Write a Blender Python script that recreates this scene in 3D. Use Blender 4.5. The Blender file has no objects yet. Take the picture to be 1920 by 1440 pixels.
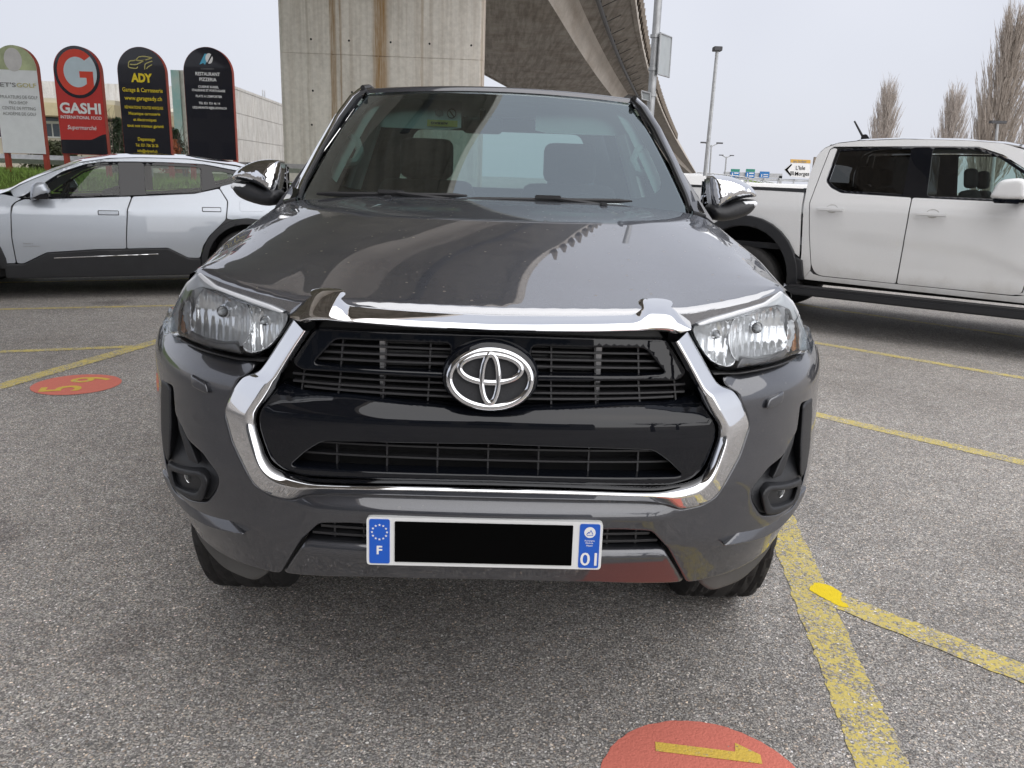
import bpy, bmesh, math, random
import numpy as np
from mathutils import Vector, Matrix
from mathutils.geometry import delaunay_2d_cdt
random.seed(7); RNG = np.random.default_rng(7)
SC = bpy.context.scene
COL = SC.collection
R = math.radians

# ---------------------------------------------------------------- camera
FPX, PITCH, YAW, ROLL = 1480.0, R(14.7), R(1.5), R(2.0)
CAM = np.array([0.004, -1.58, 1.40])
_fw = np.array([math.sin(YAW)*math.cos(PITCH), math.cos(YAW)*math.cos(PITCH), -math.sin(PITCH)])
_r0 = np.array([math.cos(YAW), -math.sin(YAW), 0.0]); _u0 = np.cross(_r0, _fw)
_rt = _r0*math.cos(ROLL) + _u0*math.sin(ROLL); _up = -_r0*math.sin(ROLL) + _u0*math.cos(ROLL)
cd = bpy.data.cameras.new('camera'); cam = bpy.data.objects.new('camera', cd); COL.objects.link(cam)
cam.matrix_world = Matrix(((_rt[0], _up[0], -_fw[0], CAM[0]), (_rt[1], _up[1], -_fw[1], CAM[1]), (_rt[2], _up[2], -_fw[2], CAM[2]), (0, 0, 0, 1)))
cd.sensor_width = 36.0; cd.lens = FPX/1920*36; cd.clip_start = 0.05; cd.clip_end = 3000
SC.camera = cam
def at(px, py, Y):                       # the place seen at a photograph position, at distance Y
    d = _fw + _rt*(px-960)/FPX - _up*(py-720)/FPX
    return CAM + d*(Y-CAM[1])/d[1]
def at_z(px, py, Z=0.0):
    d = _fw + _rt*(px-960)/FPX - _up*(py-720)/FPX
    return CAM + d*(Z-CAM[2])/d[2]

# ---------------------------------------------------------------- sky, sun, exposure
SUN_EL, SUN_AZ = R(52), R(150)
w = bpy.data.worlds.new('World'); SC.world = w; w.use_nodes = True
nt = w.node_tree; nt.nodes.clear()
out = nt.nodes.new('ShaderNodeOutputWorld'); bg = nt.nodes.new('ShaderNodeBackground')
sky = nt.nodes.new('ShaderNodeTexSky'); sky.sky_type = 'NISHITA'; sky.sun_disc = False
sky.sun_elevation = SUN_EL; sky.sun_rotation = SUN_AZ; sky.dust_density = 3.0; sky.ozone_density = 1.0
tc = nt.nodes.new('ShaderNodeTexCoord')
nz = nt.nodes.new('ShaderNodeTexNoise'); nz.inputs['Scale'].default_value = 1.6; nz.inputs['Detail'].default_value = 3
nt.links.new(tc.outputs['Generated'], nz.inputs['Vector'])
rp = nt.nodes.new('ShaderNodeValToRGB')
rp.color_ramp.elements[0].position = .3; rp.color_ramp.elements[0].color = (3.18, 3.28, 3.68, 1)
rp.color_ramp.elements[1].position = .7; rp.color_ramp.elements[1].color = (3.98, 4.06, 4.40, 1)
nt.links.new(nz.outputs['Fac'], rp.inputs['Fac'])
mx = nt.nodes.new('ShaderNodeMix'); mx.data_type = 'RGBA'; mx.inputs['Factor'].default_value = .94   # the cloud deck over the clear sky
nt.links.new(sky.outputs['Color'], mx.inputs[6]); nt.links.new(rp.outputs['Color'], mx.inputs[7])
nt.links.new(mx.outputs[2], bg.inputs['Color']); bg.inputs['Strength'].default_value = 0.10
nt.links.new(bg.outputs['Background'], out.inputs['Surface'])
sd = bpy.data.lights.new('sun', 'SUN'); sun = bpy.data.objects.new('sun', sd); COL.objects.link(sun)
sd.energy = 1.5; sd.angle = R(110); sd.color = (1, .97, .93)
sun.rotation_euler = Vector((math.sin(SUN_AZ)*math.cos(SUN_EL), math.cos(SUN_AZ)*math.cos(SUN_EL), math.sin(SUN_EL))).to_track_quat('Z', 'Y').to_euler()
SC.view_settings.view_transform = 'Standard'; SC.view_settings.look = 'None'
SC.view_settings.exposure = 1.08; SC.view_settings.gamma = 1.0; SC.view_settings.use_curve_mapping = False
SC.render.engine = 'CYCLES'
SC.cycles.max_bounces = 10; SC.cycles.transparent_max_bounces = 16; SC.cycles.caustics_reflective = False; SC.cycles.caustics_refractive = False

# ---------------------------------------------------------------- materials
MATS = {}
def nodes(name):
    m = bpy.data.materials.new(name); m.use_nodes = True
    t = m.node_tree; b = t.nodes['Principled BSDF']; return m, t, b
def setb(b, **k):
    names = dict(rough='Roughness', metal='Metallic', coat='Coat Weight', coat_r='Coat Roughness', spec='Specular IOR Level', trans='Transmission Weight', ior='IOR', emit='Emission Strength')
    for a, v in k.items(): b.inputs[names[a]].default_value = v
def mapping(t, scale=(1, 1, 1), coord='Object'):
    c = t.nodes.new('ShaderNodeTexCoord'); mp = t.nodes.new('ShaderNodeMapping'); mp.inputs['Scale'].default_value = scale
    t.links.new(c.outputs[coord], mp.inputs['Vector']); return mp.outputs['Vector']
def world_pos(t, scale=(1, 1, 1)):
    g = t.nodes.new('ShaderNodeNewGeometry'); mp = t.nodes.new('ShaderNodeMapping'); mp.inputs['Scale'].default_value = scale
    t.links.new(g.outputs['Position'], mp.inputs['Vector']); return mp.outputs['Vector']
def noise(t, vec, scale, detail=4, rough=.55):
    n = t.nodes.new('ShaderNodeTexNoise'); n.inputs['Scale'].default_value = scale; n.inputs['Detail'].default_value = detail; n.inputs['Roughness'].default_value = rough
    t.links.new(vec, n.inputs['Vector']); return n.outputs['Fac']
def ramp(t, fac, stops):
    r = t.nodes.new('ShaderNodeValToRGB'); e = r.color_ramp.elements
    while len(e) < len(stops): e.new(.5)
    for i, (p, c) in enumerate(stops):
        e[i].position = p; e[i].color = (c, c, c, 1) if isinstance(c, (int, float)) else (*c, 1)
    t.links.new(fac, r.inputs['Fac']); return r.outputs['Color']
def mixc(t, fac, a, b, mode='MIX'):
    m = t.nodes.new('ShaderNodeMix'); m.data_type = 'RGBA'; m.blend_type = mode
    for s, v in ((0, fac), (6, a), (7, b)):
        if isinstance(v, (int, float)): m.inputs[s].default_value = v
        elif isinstance(v, tuple): m.inputs[s].default_value = (*v, 1)
        else: t.links.new(v, m.inputs[s])
    return m.outputs[2]
def math_(t, op, a, b=0.0, clamp=False):
    m = t.nodes.new('ShaderNodeMath'); m.operation = op; m.use_clamp = clamp
    for s, v in ((0, a), (1, b)):
        if isinstance(v, (int, float)): m.inputs[s].default_value = v
        else: t.links.new(v, m.inputs[s])
    return m.outputs[0]
def bump(t, b, h, strength=.3, dist=.01):
    n = t.nodes.new('ShaderNodeBump'); n.inputs['Strength'].default_value = strength; n.inputs['Distance'].default_value = dist
    t.links.new(h, n.inputs['Height']); t.links.new(n.outputs['Normal'], b.inputs['Normal'])
def mat(name, col, rough=.5, var=.12, vscale=6.0, bumpy=0.0, bscale=60.0, **k):
    """a plain painted / moulded surface with a little unevenness"""
    m, t, b = nodes(name); setb(b, rough=rough, **k)
    v = mapping(t)
    n = noise(t, v, vscale, 5)
    lo = tuple(c*(1-var) for c in col); hi = tuple(min(1, c*(1+var)) for c in col)
    t.links.new(ramp(t, n, [(.3, lo), (.7, hi)]), b.inputs['Base Color'])
    if bumpy: bump(t, b, noise(t, v, bscale, 3), bumpy, .003)
    MATS[name] = m; return m

def wob2(t, v, sc):
    n = t.nodes.new('ShaderNodeTexNoise'); n.inputs['Scale'].default_value = sc; n.inputs['Detail'].default_value = 5; t.links.new(v, n.inputs['Vector']); return n.outputs['Color']
def aggregate(t):
    """worn asphalt with exposed stones, in world space so that paint and ground share it"""
    v = world_pos(t)
    wob = t.nodes.new('ShaderNodeTexNoise'); wob.inputs['Scale'].default_value = 90; t.links.new(v, wob.inputs['Vector'])
    vv = mixc(t, .012, v, wob.outputs['Color'], 'ADD')
    vo = t.nodes.new('ShaderNodeTexVoronoi'); vo.inputs['Scale'].default_value = 128; t.links.new(vv, vo.inputs['Vector'])
    vo2 = t.nodes.new('ShaderNodeTexVoronoi'); vo2.inputs['Scale'].default_value = 260; t.links.new(vv, vo2.inputs['Vector'])
    sep = t.nodes.new('ShaderNodeSeparateColor'); t.links.new(vo.outputs['Color'], sep.inputs[0])
    sep2 = t.nodes.new('ShaderNodeSeparateColor'); t.links.new(vo2.outputs['Color'], sep2.inputs[0])
    stone = ramp(t, sep.outputs[0], [(0, (.10, .097, .094)), (.35, (.19, .182, .174)), (.6, (.27, .258, .242)), (.85, (.35, .335, .31)), (.96, (.50, .48, .455)), (1, (.66, .645, .61))])
    hue = ramp(t, sep.outputs[1], [(0, (1.12, .95, .80)), (.2, (1.05, .97, .9)), (.5, (1, 1, 1)), (.85, (.93, .97, 1.05)), (1, (1.05, .93, .92))])
    stone = mixc(t, 1.0, stone, hue, 'MULTIPLY')
    small = ramp(t, sep2.outputs[0], [(0, (.07, .068, .066)), (.6, (.16, .154, .147)), (1, (.36, .345, .32))])
    edge = ramp(t, vo.outputs['Distance'], [(.34, 1.0), (.50, 0.0)])
    c = mixc(t, edge, small, stone)
    big = noise(t, v, .9, 6, .6)
    c = mixc(t, 1.0, c, ramp(t, big, [(.3, (1.50, 1.49, 1.49)), (.7, (1.90, 1.89, 1.88))]), 'MULTIPLY')
    mid = noise(t, v, 14, 4, .6)
    st = noise(t, v, .33, 5, .7); c = mixc(t, 1.0, c, ramp(t, st, [(.34, (.80, .79, .78)), (.5, (1, 1, 1)), (.7, (1.07, 1.06, 1.05))]), 'MULTIPLY')
    sv = t.nodes.new('ShaderNodeTexVoronoi'); sv.inputs['Scale'].default_value = .8; t.links.new(mixc(t, .35, v, wob2(t, v, 3.0), 'ADD'), sv.inputs['Vector'])
    spot = ramp(t, sv.outputs['Distance'], [(.05, (.66, .65, .66)), (.16, (1, 1, 1))]); c = mixc(t, 1.0, c, spot, 'MULTIPLY')
    c = mixc(t, 1.0, c, ramp(t, mid, [(.3, (.86, .86, .86)), (.7, (1.12, 1.12, 1.12))]), 'MULTIPLY')
    h = math_(t, 'ADD', math_(t, 'MULTIPLY', vo.outputs['Distance'], -1.0), math_(t, 'MULTIPLY', vo2.outputs['Distance'], -.4))
    return v, c, h, edge, sep

m, t, b = nodes('asphalt'); v, c, h, e_, s_ = aggregate(t)
t.links.new(c, b.inputs['Base Color']); setb(b, rough=.85, spec=.25); bump(t, b, h, .65, .006); MATS['asphalt'] = m
def road_paint(name, col, wear, crack=.45):
    m, t, b = nodes(name); v, c, h, edge, sep = aggregate(t)
    n = noise(t, v, 7, 6, .65); n2 = noise(t, v, 55, 3, .6)
    k = math_(t, 'ADD', math_(t, 'MULTIPLY', n, .8), math_(t, 'MULTIPLY', n2, .75))
    k = math_(t, 'ADD', k, math_(t, 'MULTIPLY', sep.outputs[2], .35))
    cov = ramp(t, k, [(max(0, wear-.16), .05), (wear+.10, 1.0)])
    # cracks
    cr = t.nodes.new('ShaderNodeTexVoronoi'); cr.feature = 'DISTANCE_TO_EDGE'; cr.inputs['Scale'].default_value = 16
    nn = t.nodes.new('ShaderNodeTexNoise'); nn.inputs['Scale'].default_value = 20; t.links.new(v, nn.inputs['Vector'])
    t.links.new(mixc(t, .06, v, nn.outputs['Color'], 'ADD'), cr.inputs['Vector'])
    ck = ramp(t, cr.outputs['Distance'], [(.0, 0.0), (.05, 1.0)])
    cov = math_(t, 'MULTIPLY', cov, math_(t, 'ADD', math_(t, 'MULTIPLY', ck, crack), 1-crack))
    pc = mixc(t, n2, tuple(x*.8 for x in col), col)
    t.links.new(mixc(t, cov, c, pc), b.inputs['Base Color']); setb(b, rough=.75, spec=.3); bump(t, b, h, .32, .005); MATS[name] = m
road_paint('yellow_paint', (.64, .52, .15), 1.0)
road_paint('yellow_paint_fresh', (.85, .64, .02), .35, 0)
road_paint('red_paint', (.68, .20, .15), .40, 0)
road_paint('yellow_digit', (.72, .50, .09), .72, 0)

def concrete(name, base, streak=(2.2, 2.2, .18), board=None, stains=()):
    m, t, b = nodes(name); v = mapping(t); g = world_pos(t)
    n1 = noise(t, g, .55, 6, .6); n2 = noise(t, g, 9, 6, .65)
    lo = tuple(x*.78 for x in base); hi = tuple(x*1.2 for x in base)
    c = mixc(t, .5, ramp(t, n1, [(.3, lo), (.7, hi)]), ramp(t, n2, [(.3, lo), (.7, hi)]))
    mp = t.nodes.new('ShaderNodeMapping'); mp.inputs['Scale'].default_value = streak; t.links.new(v, mp.inputs['Vector'])
    n3 = noise(t, mp.outputs['Vector'], 2.0, 6, .62)
    c = mixc(t, 1.0, c, ramp(t, n3, [(.32, (.80, .77, .74)), (.55, (1.03, 1.03, 1.03))]), 'MULTIPLY')
    if stains:
        sx = t.nodes.new('ShaderNodeSeparateXYZ'); t.links.new(v, sx.inputs[0])
        mp2 = t.nodes.new('ShaderNodeMapping'); mp2.inputs['Scale'].default_value = (7, 7, .35); t.links.new(v, mp2.inputs['Vector'])
        nn = noise(t, mp2.outputs['Vector'], 3.0, 6, .7)
        xx = math_(t, 'ADD', sx.outputs[0], math_(t, 'MULTIPLY', math_(t, 'SUBTRACT', nn, .5), .12))
        for (x0, wd, amt, colr) in stains:
            d = math_(t, 'ABSOLUTE', math_(t, 'SUBTRACT', xx, x0))
            k = ramp(t, math_(t, 'DIVIDE', d, wd), [(.45, 1.0), (1.0, 0.0)])
            k = math_(t, 'MULTIPLY', k, ramp(t, nn, [(.25, .25*amt), (.6, amt)]))
            c = mixc(t, k, c, colr)
    hgt = n2
    if board:
        mp3 = t.nodes.new('ShaderNodeMapping'); mp3.inputs['Scale'].default_value = board; t.links.new(v, mp3.inputs['Vector'])
        n4 = noise(t, mp3.outputs['Vector'], 1.0, 3, .6)
        c = mixc(t, 1.0, c, ramp(t, n4, [(.35, (.74, .73, .72)), (.6, (1.1, 1.1, 1.1))]), 'MULTIPLY'); hgt = n4
    t.links.new(c, b.inputs['Base Color']); setb(b, rough=.9, spec=.2); bump(t, b, hgt, .35, .02); MATS[name] = m

def car_paint(name, col, metal=.35, rough=.32, dust=0.0, coat_r=.012, coat_ior=1.5, dirt=False):
    """flake base under a mirror-like clear coat, with road dust on top"""
    m, t, b = nodes(name); setb(b, rough=rough, metal=metal, spec=.3); g = world_pos(t); o = t.nodes['Material Output']
    fl = noise(t, g, 900, 2); c = ramp(t, fl, [(.3, tuple(x*.8 for x in col)), (.7, tuple(x*1.25 for x in col))])
    fr = t.nodes.new('ShaderNodeFresnel'); fr.inputs['IOR'].default_value = coat_ior; fac = fr.outputs[0]
    if dust:
        vo = t.nodes.new('ShaderNodeTexVoronoi'); vo.inputs['Scale'].default_value = 48; t.links.new(g, vo.inputs['Vector'])
        sp = t.nodes.new('ShaderNodeSeparateColor'); t.links.new(vo.outputs['Color'], sp.inputs[0])
        dot = math_(t, 'LESS_THAN', vo.outputs['Distance'], math_(t, 'MULTIPLY', sp.outputs[0], .19))
        keep = math_(t, 'GREATER_THAN', sp.outputs[1], .55)
        film = ramp(t, noise(t, g, 6, 6, .7), [(.35, .0), (.8, .14)])
        gn = t.nodes.new('ShaderNodeNewGeometry'); sz = t.nodes.new('ShaderNodeSeparateXYZ'); t.links.new(gn.outputs['Normal'], sz.inputs[0])
        upw = ramp(t, sz.outputs[2], [(.3, .12), (.9, 1.0)])
        k = math_(t, 'MULTIPLY', math_(t, 'MAXIMUM', math_(t, 'MULTIPLY', math_(t, 'MULTIPLY', dot, keep), .8), film), math_(t, 'MULTIPLY', upw, dust), True)
        c = mixc(t, k, c, (.34, .31, .27)); fac = math_(t, 'MULTIPLY', fac, math_(t, 'SUBTRACT', 1.0, k, True))
    if dirt:      # road film thrown up along the lower body
        sz = t.nodes.new('ShaderNodeSeparateXYZ'); t.links.new(g, sz.inputs[0])
        n = noise(t, g, 3.5, 6, .7); k = ramp(t, math_(t, 'SUBTRACT', sz.outputs[2], math_(t, 'MULTIPLY', n, .55)), [(.15, .35), (.36, .06), (.6, 0.0)])
        c = mixc(t, k, c, (.30, .26, .20)); fac = math_(t, 'MULTIPLY', fac, math_(t, 'SUBTRACT', 1.0, k, True))
    gl = t.nodes.new('ShaderNodeBsdfGlossy'); gl.inputs['Roughness'].default_value = coat_r; gl.inputs[0].default_value = (1, 1, 1, 1)
    mx = t.nodes.new('ShaderNodeMixShader'); t.links.new(fac, mx.inputs[0]); t.links.new(b.outputs[0], mx.inputs[1]); t.links.new(gl.outputs[0], mx.inputs[2]); t.links.new(mx.outputs[0], o.inputs['Surface'])
    t.links.new(c, b.inputs['Base Color']); MATS[name] = m
def clear(name, tint, spec_ior=1.5, haze=0.0, hcol=(.5, .5, .5), gtint=(1, 1, 1)):
    """window glass: lets light through with its tint and mirrors at a grazing look"""
    m = bpy.data.materials.new(name); m.use_nodes = True; t = m.node_tree; t.nodes.clear()
    o = t.nodes.new('ShaderNodeOutputMaterial'); tr = t.nodes.new('ShaderNodeBsdfTransparent'); tr.inputs[0].default_value = (*tint, 1)
    gl = t.nodes.new('ShaderNodeBsdfGlossy'); gl.inputs['Roughness'].default_value = .004; gl.inputs[0].default_value = (*gtint, 1)
    fr = t.nodes.new('ShaderNodeFresnel'); fr.inputs['IOR'].default_value = spec_ior
    mx = t.nodes.new('ShaderNodeMixShader'); t.links.new(fr.outputs[0], mx.inputs[0]); t.links.new(tr.outputs[0], mx.inputs[1]); t.links.new(gl.outputs[0], mx.inputs[2])
    last = mx.outputs[0]
    if haze:
        df = t.nodes.new('ShaderNodeBsdfDiffuse'); df.inputs[0].default_value = (*hcol, 1)
        m2 = t.nodes.new('ShaderNodeMixShader')
        n = noise(t, world_pos(t), 25, 6, .7)
        t.links.new(ramp(t, n, [(.3, haze*.4), (.8, haze*1.6)]), m2.inputs[0]); t.links.new(last, m2.inputs[1]); t.links.new(df.outputs[0], m2.inputs[2]); last = m2.outputs[0]
    t.links.new(last, o.inputs['Surface']); MATS[name] = m

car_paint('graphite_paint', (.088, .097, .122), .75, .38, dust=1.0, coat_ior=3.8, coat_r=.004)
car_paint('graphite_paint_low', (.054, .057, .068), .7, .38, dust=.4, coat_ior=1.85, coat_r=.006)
car_paint('silver_paint', (.44, .475, .525), .5, .38)
car_paint('white_paint', (.72, .725, .73), .0, .35, coat_r=.03, dirt=True)
mat('chrome', (.82, .83, .85), .035, .03, metal=1.0)
mat('chrome_dusty', (.78, .78, .79), .07, .06, 30, metal=1.0)
mat('reflector', (.95, .96, .98), .08, .02, metal=.5)
mat('gloss_black', (.005, .006, .009), .3, .1, coat=1.0, coat_r=.015, spec=0.0)
mat('matte_black', (.016, .016, .018), .55, .2, bumpy=.15, bscale=400)
mat('deep_black', (.006, .006, .007), .8, .2)
mat('dark_plastic', (.017, .018, .021), .5, .15, bumpy=.2, bscale=500)
mat('rubber', (.022, .021, .021), .75, .25, 20, bumpy=.2, bscale=120)
mat('seal_black', (.012, .012, .013), .4, .1)
mat('slat_grey', (.032, .032, .035), .4, .1)
mat('radiator', (.07, .07, .072), .5, .2, metal=.6)
mat('alloy', (.42, .42, .43), .3, .1, metal=.9)
mat('amber', (.50, .20, .06), .25, .1, coat=.5)
mat('plate_white', (.74, .75, .75), .35, .03)
mat('plate_blue', (.012, .10, .52), .35, .05)
mat('print_white', (.80, .80, .80), .5, .02)
mat('print_black', (.003, .003, .003), .9, .05, spec=0.0)
mat('print_yellow', (.80, .62, .03), .5, .03)
mat('print_grey', (.22, .22, .22), .5, .03)
mat('print_gold', (.52, .47, .18), .5, .05)
mat('trim_grey', (.84, .86, .85), .7, .06)
mat('seat_cloth', (.022, .022, .024), .85, .2, 40)
mat('dash', (.030, .031, .033), .65, .1)
mat('visor', (.84, .87, .86), .8, .04)
mat('lamp_glass_frost', (.75, .77, .80), .12, .03)
clear('windscreen', (.72, 1.0, .95), 3.3, haze=.006, hcol=(.45, .47, .47), gtint=(.86, .97, 1.0))
clear('window_glass', (.66, .76, .73), 1.5, haze=.02)
clear('privacy_glass', (.07, .075, .075), 1.5)
clear('lens_clear', (.95, .97, .98), 1.38)

# ---------------------------------------------------------------- mesh helpers
def link(name, me, m=None, parent=None, smooth=False, sharp=None):
    o = bpy.data.objects.new(name, me); COL.objects.link(o)
    if m: me.materials.append(MATS[m])
    if parent: o.parent = parent
    if smooth:
        me.polygons.foreach_set('use_smooth', [True]*len(me.polygons))
        if sharp: me.set_sharp_from_angle(angle=R(sharp))
    return o
def mesh(name, V, F, m=None, parent=None, smooth=False, sharp=None):
    me = bpy.data.meshes.new(name)
    me.from_pydata([tuple(map(float, v)) for v in V], [], [tuple(map(int, f)) for f in F]); me.update()
    return link(name, me, m, parent, smooth, sharp)
def tag(o, label=None, cat=None, group=None, kind=None):
    for k_, v_ in (('label', label), ('category', cat), ('group', group), ('kind', kind)):
        if v_: o[k_] = v_
    return o
def thing(name, label, cat, loc=(0, 0, 0), rz=0.0, group=None):
    o = bpy.data.objects.new(name, None); COL.objects.link(o); o.empty_display_size = .2
    o.location = tuple(map(float, loc)); o.rotation_euler = (0, 0, rz); return tag(o, label, cat, group)
class MB:
    def __init__(s): s.V = []; s.F = []
    def add(s, V, F):
        n = len(s.V); s.V += [tuple(map(float, v)) for v in V]; s.F += [tuple(i+n for i in f) for f in F]; return s
    def box(s, c, h, rz=0.0, rx=0.0, ry=0.0):
        M = Matrix.Translation(c) @ Matrix.Rotation(rz, 4, 'Z') @ Matrix.Rotation(ry, 4, 'Y') @ Matrix.Rotation(rx, 4, 'X')
        V = [M @ Vector((x*h[0], y*h[1], z*h[2])) for x in (-1, 1) for y in (-1, 1) for z in (-1, 1)]
        return s.add(V, [(0, 1, 3, 2), (4, 6, 7, 5), (0, 4, 5, 1), (2, 3, 7, 6), (0, 2, 6, 4), (1, 5, 7, 3)])
    def rbox(s, c, h, r=.03, rz=0.0, rx=0.0, ry=0.0, n=7):
        M = Matrix.Translation(c) @ Matrix.Rotation(rz, 4, 'Z') @ Matrix.Rotation(ry, 4, 'Y') @ Matrix.Rotation(rx, 4, 'X')
        h = np.array(h, float); r = min(r, float(h.min())*.98); g_ = np.linspace(-1, 1, n); g_ = np.sign(g_)*np.abs(g_)**.5
        for ax in range(3):
            for sg in (-1, 1):
                V = []
                for a in g_:
                    for b_ in g_:
                        p = np.zeros(3); p[ax] = sg; p[(ax+1) % 3] = a; p[(ax+2) % 3] = b_; p = p*h
                        q = np.clip(p, -(h-r), h-r); d = p-q; L = np.linalg.norm(d); V.append(M @ Vector(q+(d/L*r if L > 0 else 0)))
                s.add(V, [(i*n+j, i*n+j+1, (i+1)*n+j+1, (i+1)*n+j) for i in range(n-1) for j in range(n-1)])
        return s
    def tube(s, pts, rad, n=8, cap=True):
        P = [Vector(tuple(map(float, p))) for p in pts]; base = []
        rr = rad if isinstance(rad, (list, tuple)) else [rad]*len(P)
        V = []; F = []; prev = None
        for i, p in enumerate(P):
            d = (P[min(i+1, len(P)-1)] - P[max(i-1, 0)]).normalized()
            if prev is None: a = d.orthogonal().normalized()
            else: a = (prev - d*prev.dot(d)).normalized()
            prev = a; bb = d.cross(a)
            V += [p + (a*math.cos(2*math.pi*j/n) + bb*math.sin(2*math.pi*j/n))*rr[i] for j in range(n)]
        for i in range(len(P)-1):
            F += [(i*n+j, i*n+(j+1) % n, (i+1)*n+(j+1) % n, (i+1)*n+j) for j in range(n)]
        if cap: F += [tuple(range(n-1, -1, -1)), tuple((len(P)-1)*n+j for j in range(n))]
        return s.add(V, F)
    def lathe(s, prof, c=(0, 0, 0), axis='Z', n=24):
        V = []; F = []
        for r_, h_ in prof:
            for j in range(n):
                a = 2*math.pi*j/n; x, y = r_*math.cos(a), r_*math.sin(a)
                p = {'Z': (x, y, h_), 'Y': (x, h_, y), 'X': (h_, x, y)}[axis]; V.append((p[0]+c[0], p[1]+c[1], p[2]+c[2]))
        for i in range(len(prof)-1): F += [(i*n+j, i*n+(j+1) % n, (i+1)*n+(j+1) % n, (i+1)*n+j) for j in range(n)]
        return s.add(V, F)
    def prism(s, poly, d0, d1, axis='Y'):
        """poly in (u,v); extruded from d0 to d1 along the axis"""
        f = {'Y': lambda u, v, d: (u, d, v), 'Z': lambda u, v, d: (u, v, d), 'X': lambda u, v, d: (d, u, v)}[axis]
        n = len(poly); V = [f(u, v, d0) for u, v in poly] + [f(u, v, d1) for u, v in poly]
        F = [tuple(range(n)), tuple(range(2*n-1, n-1, -1))] + [(i, i+n, (i+1) % n+n, (i+1) % n) for i in range(n)]
        return s.add(V, F)
    def build(s, name, m=None, parent=None, smooth=False, sharp=35, bevel=0.0):
        o = mesh(name, s.V, s.F, m, parent)
        bm = bmesh.new(); bm.from_mesh(o.data)
        if smooth == 'weld': bmesh.ops.remove_doubles(bm, verts=bm.verts, dist=1e-5)
        bmesh.ops.recalc_face_normals(bm, faces=bm.faces)
        if bevel:
            es = [e for e in bm.edges if len(e.link_faces) == 2 and e.calc_face_angle(0) > .6]
            bmesh.ops.bevel(bm, geom=es, offset=bevel, segments=2, affect='EDGES', clamp_overlap=True)
        bm.to_mesh(o.data); bm.free()
        if smooth or bevel:
            o.data.polygons.foreach_set('use_smooth', [True]*len(o.data.polygons)); o.data.set_sharp_from_angle(angle=R(sharp))
        return o
def fillet(poly, r, n=4):
    out = []; N = len(poly)
    for i in range(N):
        p0, p, p1 = (np.array(poly[(i+d) % N], float) for d in (-1, 0, 1))
        a, b_ = p0-p, p1-p; la, lb = np.linalg.norm(a), np.linalg.norm(b_)
        if la < 1e-9 or lb < 1e-9: continue
        ang = abs(math.pi - math.acos(max(-1, min(1, float(a@b_/(la*lb))))))
        if ang < .12: out.append(tuple(p)); continue
        c = min(r, .45*la, .45*lb); A = p + a/la*c; B = p + b_/lb*c
        for k_ in range(n+1):
            s = k_/n; q = (1-s)**2*A + 2*s*(1-s)*p + s*s*B; out.append((float(q[0]), float(q[1])))
    return out
def spline(pts, n=6, closed=False):
    P = [np.array(p, float) for p in pts]; out = []; N = len(P)
    for i in range(N if closed else N-1):
        p0, p1, p2, p3 = (P[(i+d) % N] if closed else P[min(max(i+d, 0), N-1)] for d in (-1, 0, 1, 2))
        for k_ in range(n):
            s = k_/n
            out.append(tuple(.5*((2*p1)+(-p0+p2)*s+(2*p0-5*p1+4*p2-p3)*s*s+(-p0+3*p1-3*p2+p3)*s**3)))
    if not closed: out.append(tuple(P[-1]))
    return out
def flip(poly): return [(-u, v) for u, v in poly]
def sym(half):
    """half a closed outline, listed from the centre line round to the centre line"""
    return list(half) + [(-u, v) for u, v in reversed(half) if abs(u) > 1e-6]
def seg_dist(P, loop, closed=True):
    A = np.array(loop, float); B = np.roll(A, -1, 0) if closed else A[1:]
    if not closed: A = A[:-1]
    best = np.full(len(P), 1e9)
    for a, b_ in zip(A, B):
        ab = b_-a; L = ab@ab
        if L < 1e-14: continue
        tt = np.clip(((P-a)@ab)/L, 0, 1); q = P-(a+tt[:, None]*ab)
        best = np.minimum(best, np.einsum('ij,ij->i', q, q))
    return np.sqrt(best)
def inside(P, loop):
    L = np.array(loop, float); x, y = P[:, 0], P[:, 1]; r_ = np.zeros(len(P), bool)
    x1, y1 = L[:, 0], L[:, 1]; x0, y0 = np.roll(x1, 1), np.roll(y1, 1)
    for a, b_, c_, d_ in zip(x0, y0, x1, y1):
        if b_ == d_: continue
        k_ = ((b_ > y) != (d_ > y)) & (x < (c_-a)*(y-b_)/(d_-b_)+a); r_ ^= k_
    return r_
def densify(loop, res):
    out = []; N = len(loop)
    for i in range(N):
        a, b_ = np.array(loop[i], float), np.array(loop[(i+1) % N], float); L = np.linalg.norm(b_-a)
        if L < 1e-7: continue
        k_ = max(1, int(math.ceil(L/res))); out += [tuple(a+(b_-a)*j/k_) for j in range(k_)]
    return out
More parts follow.
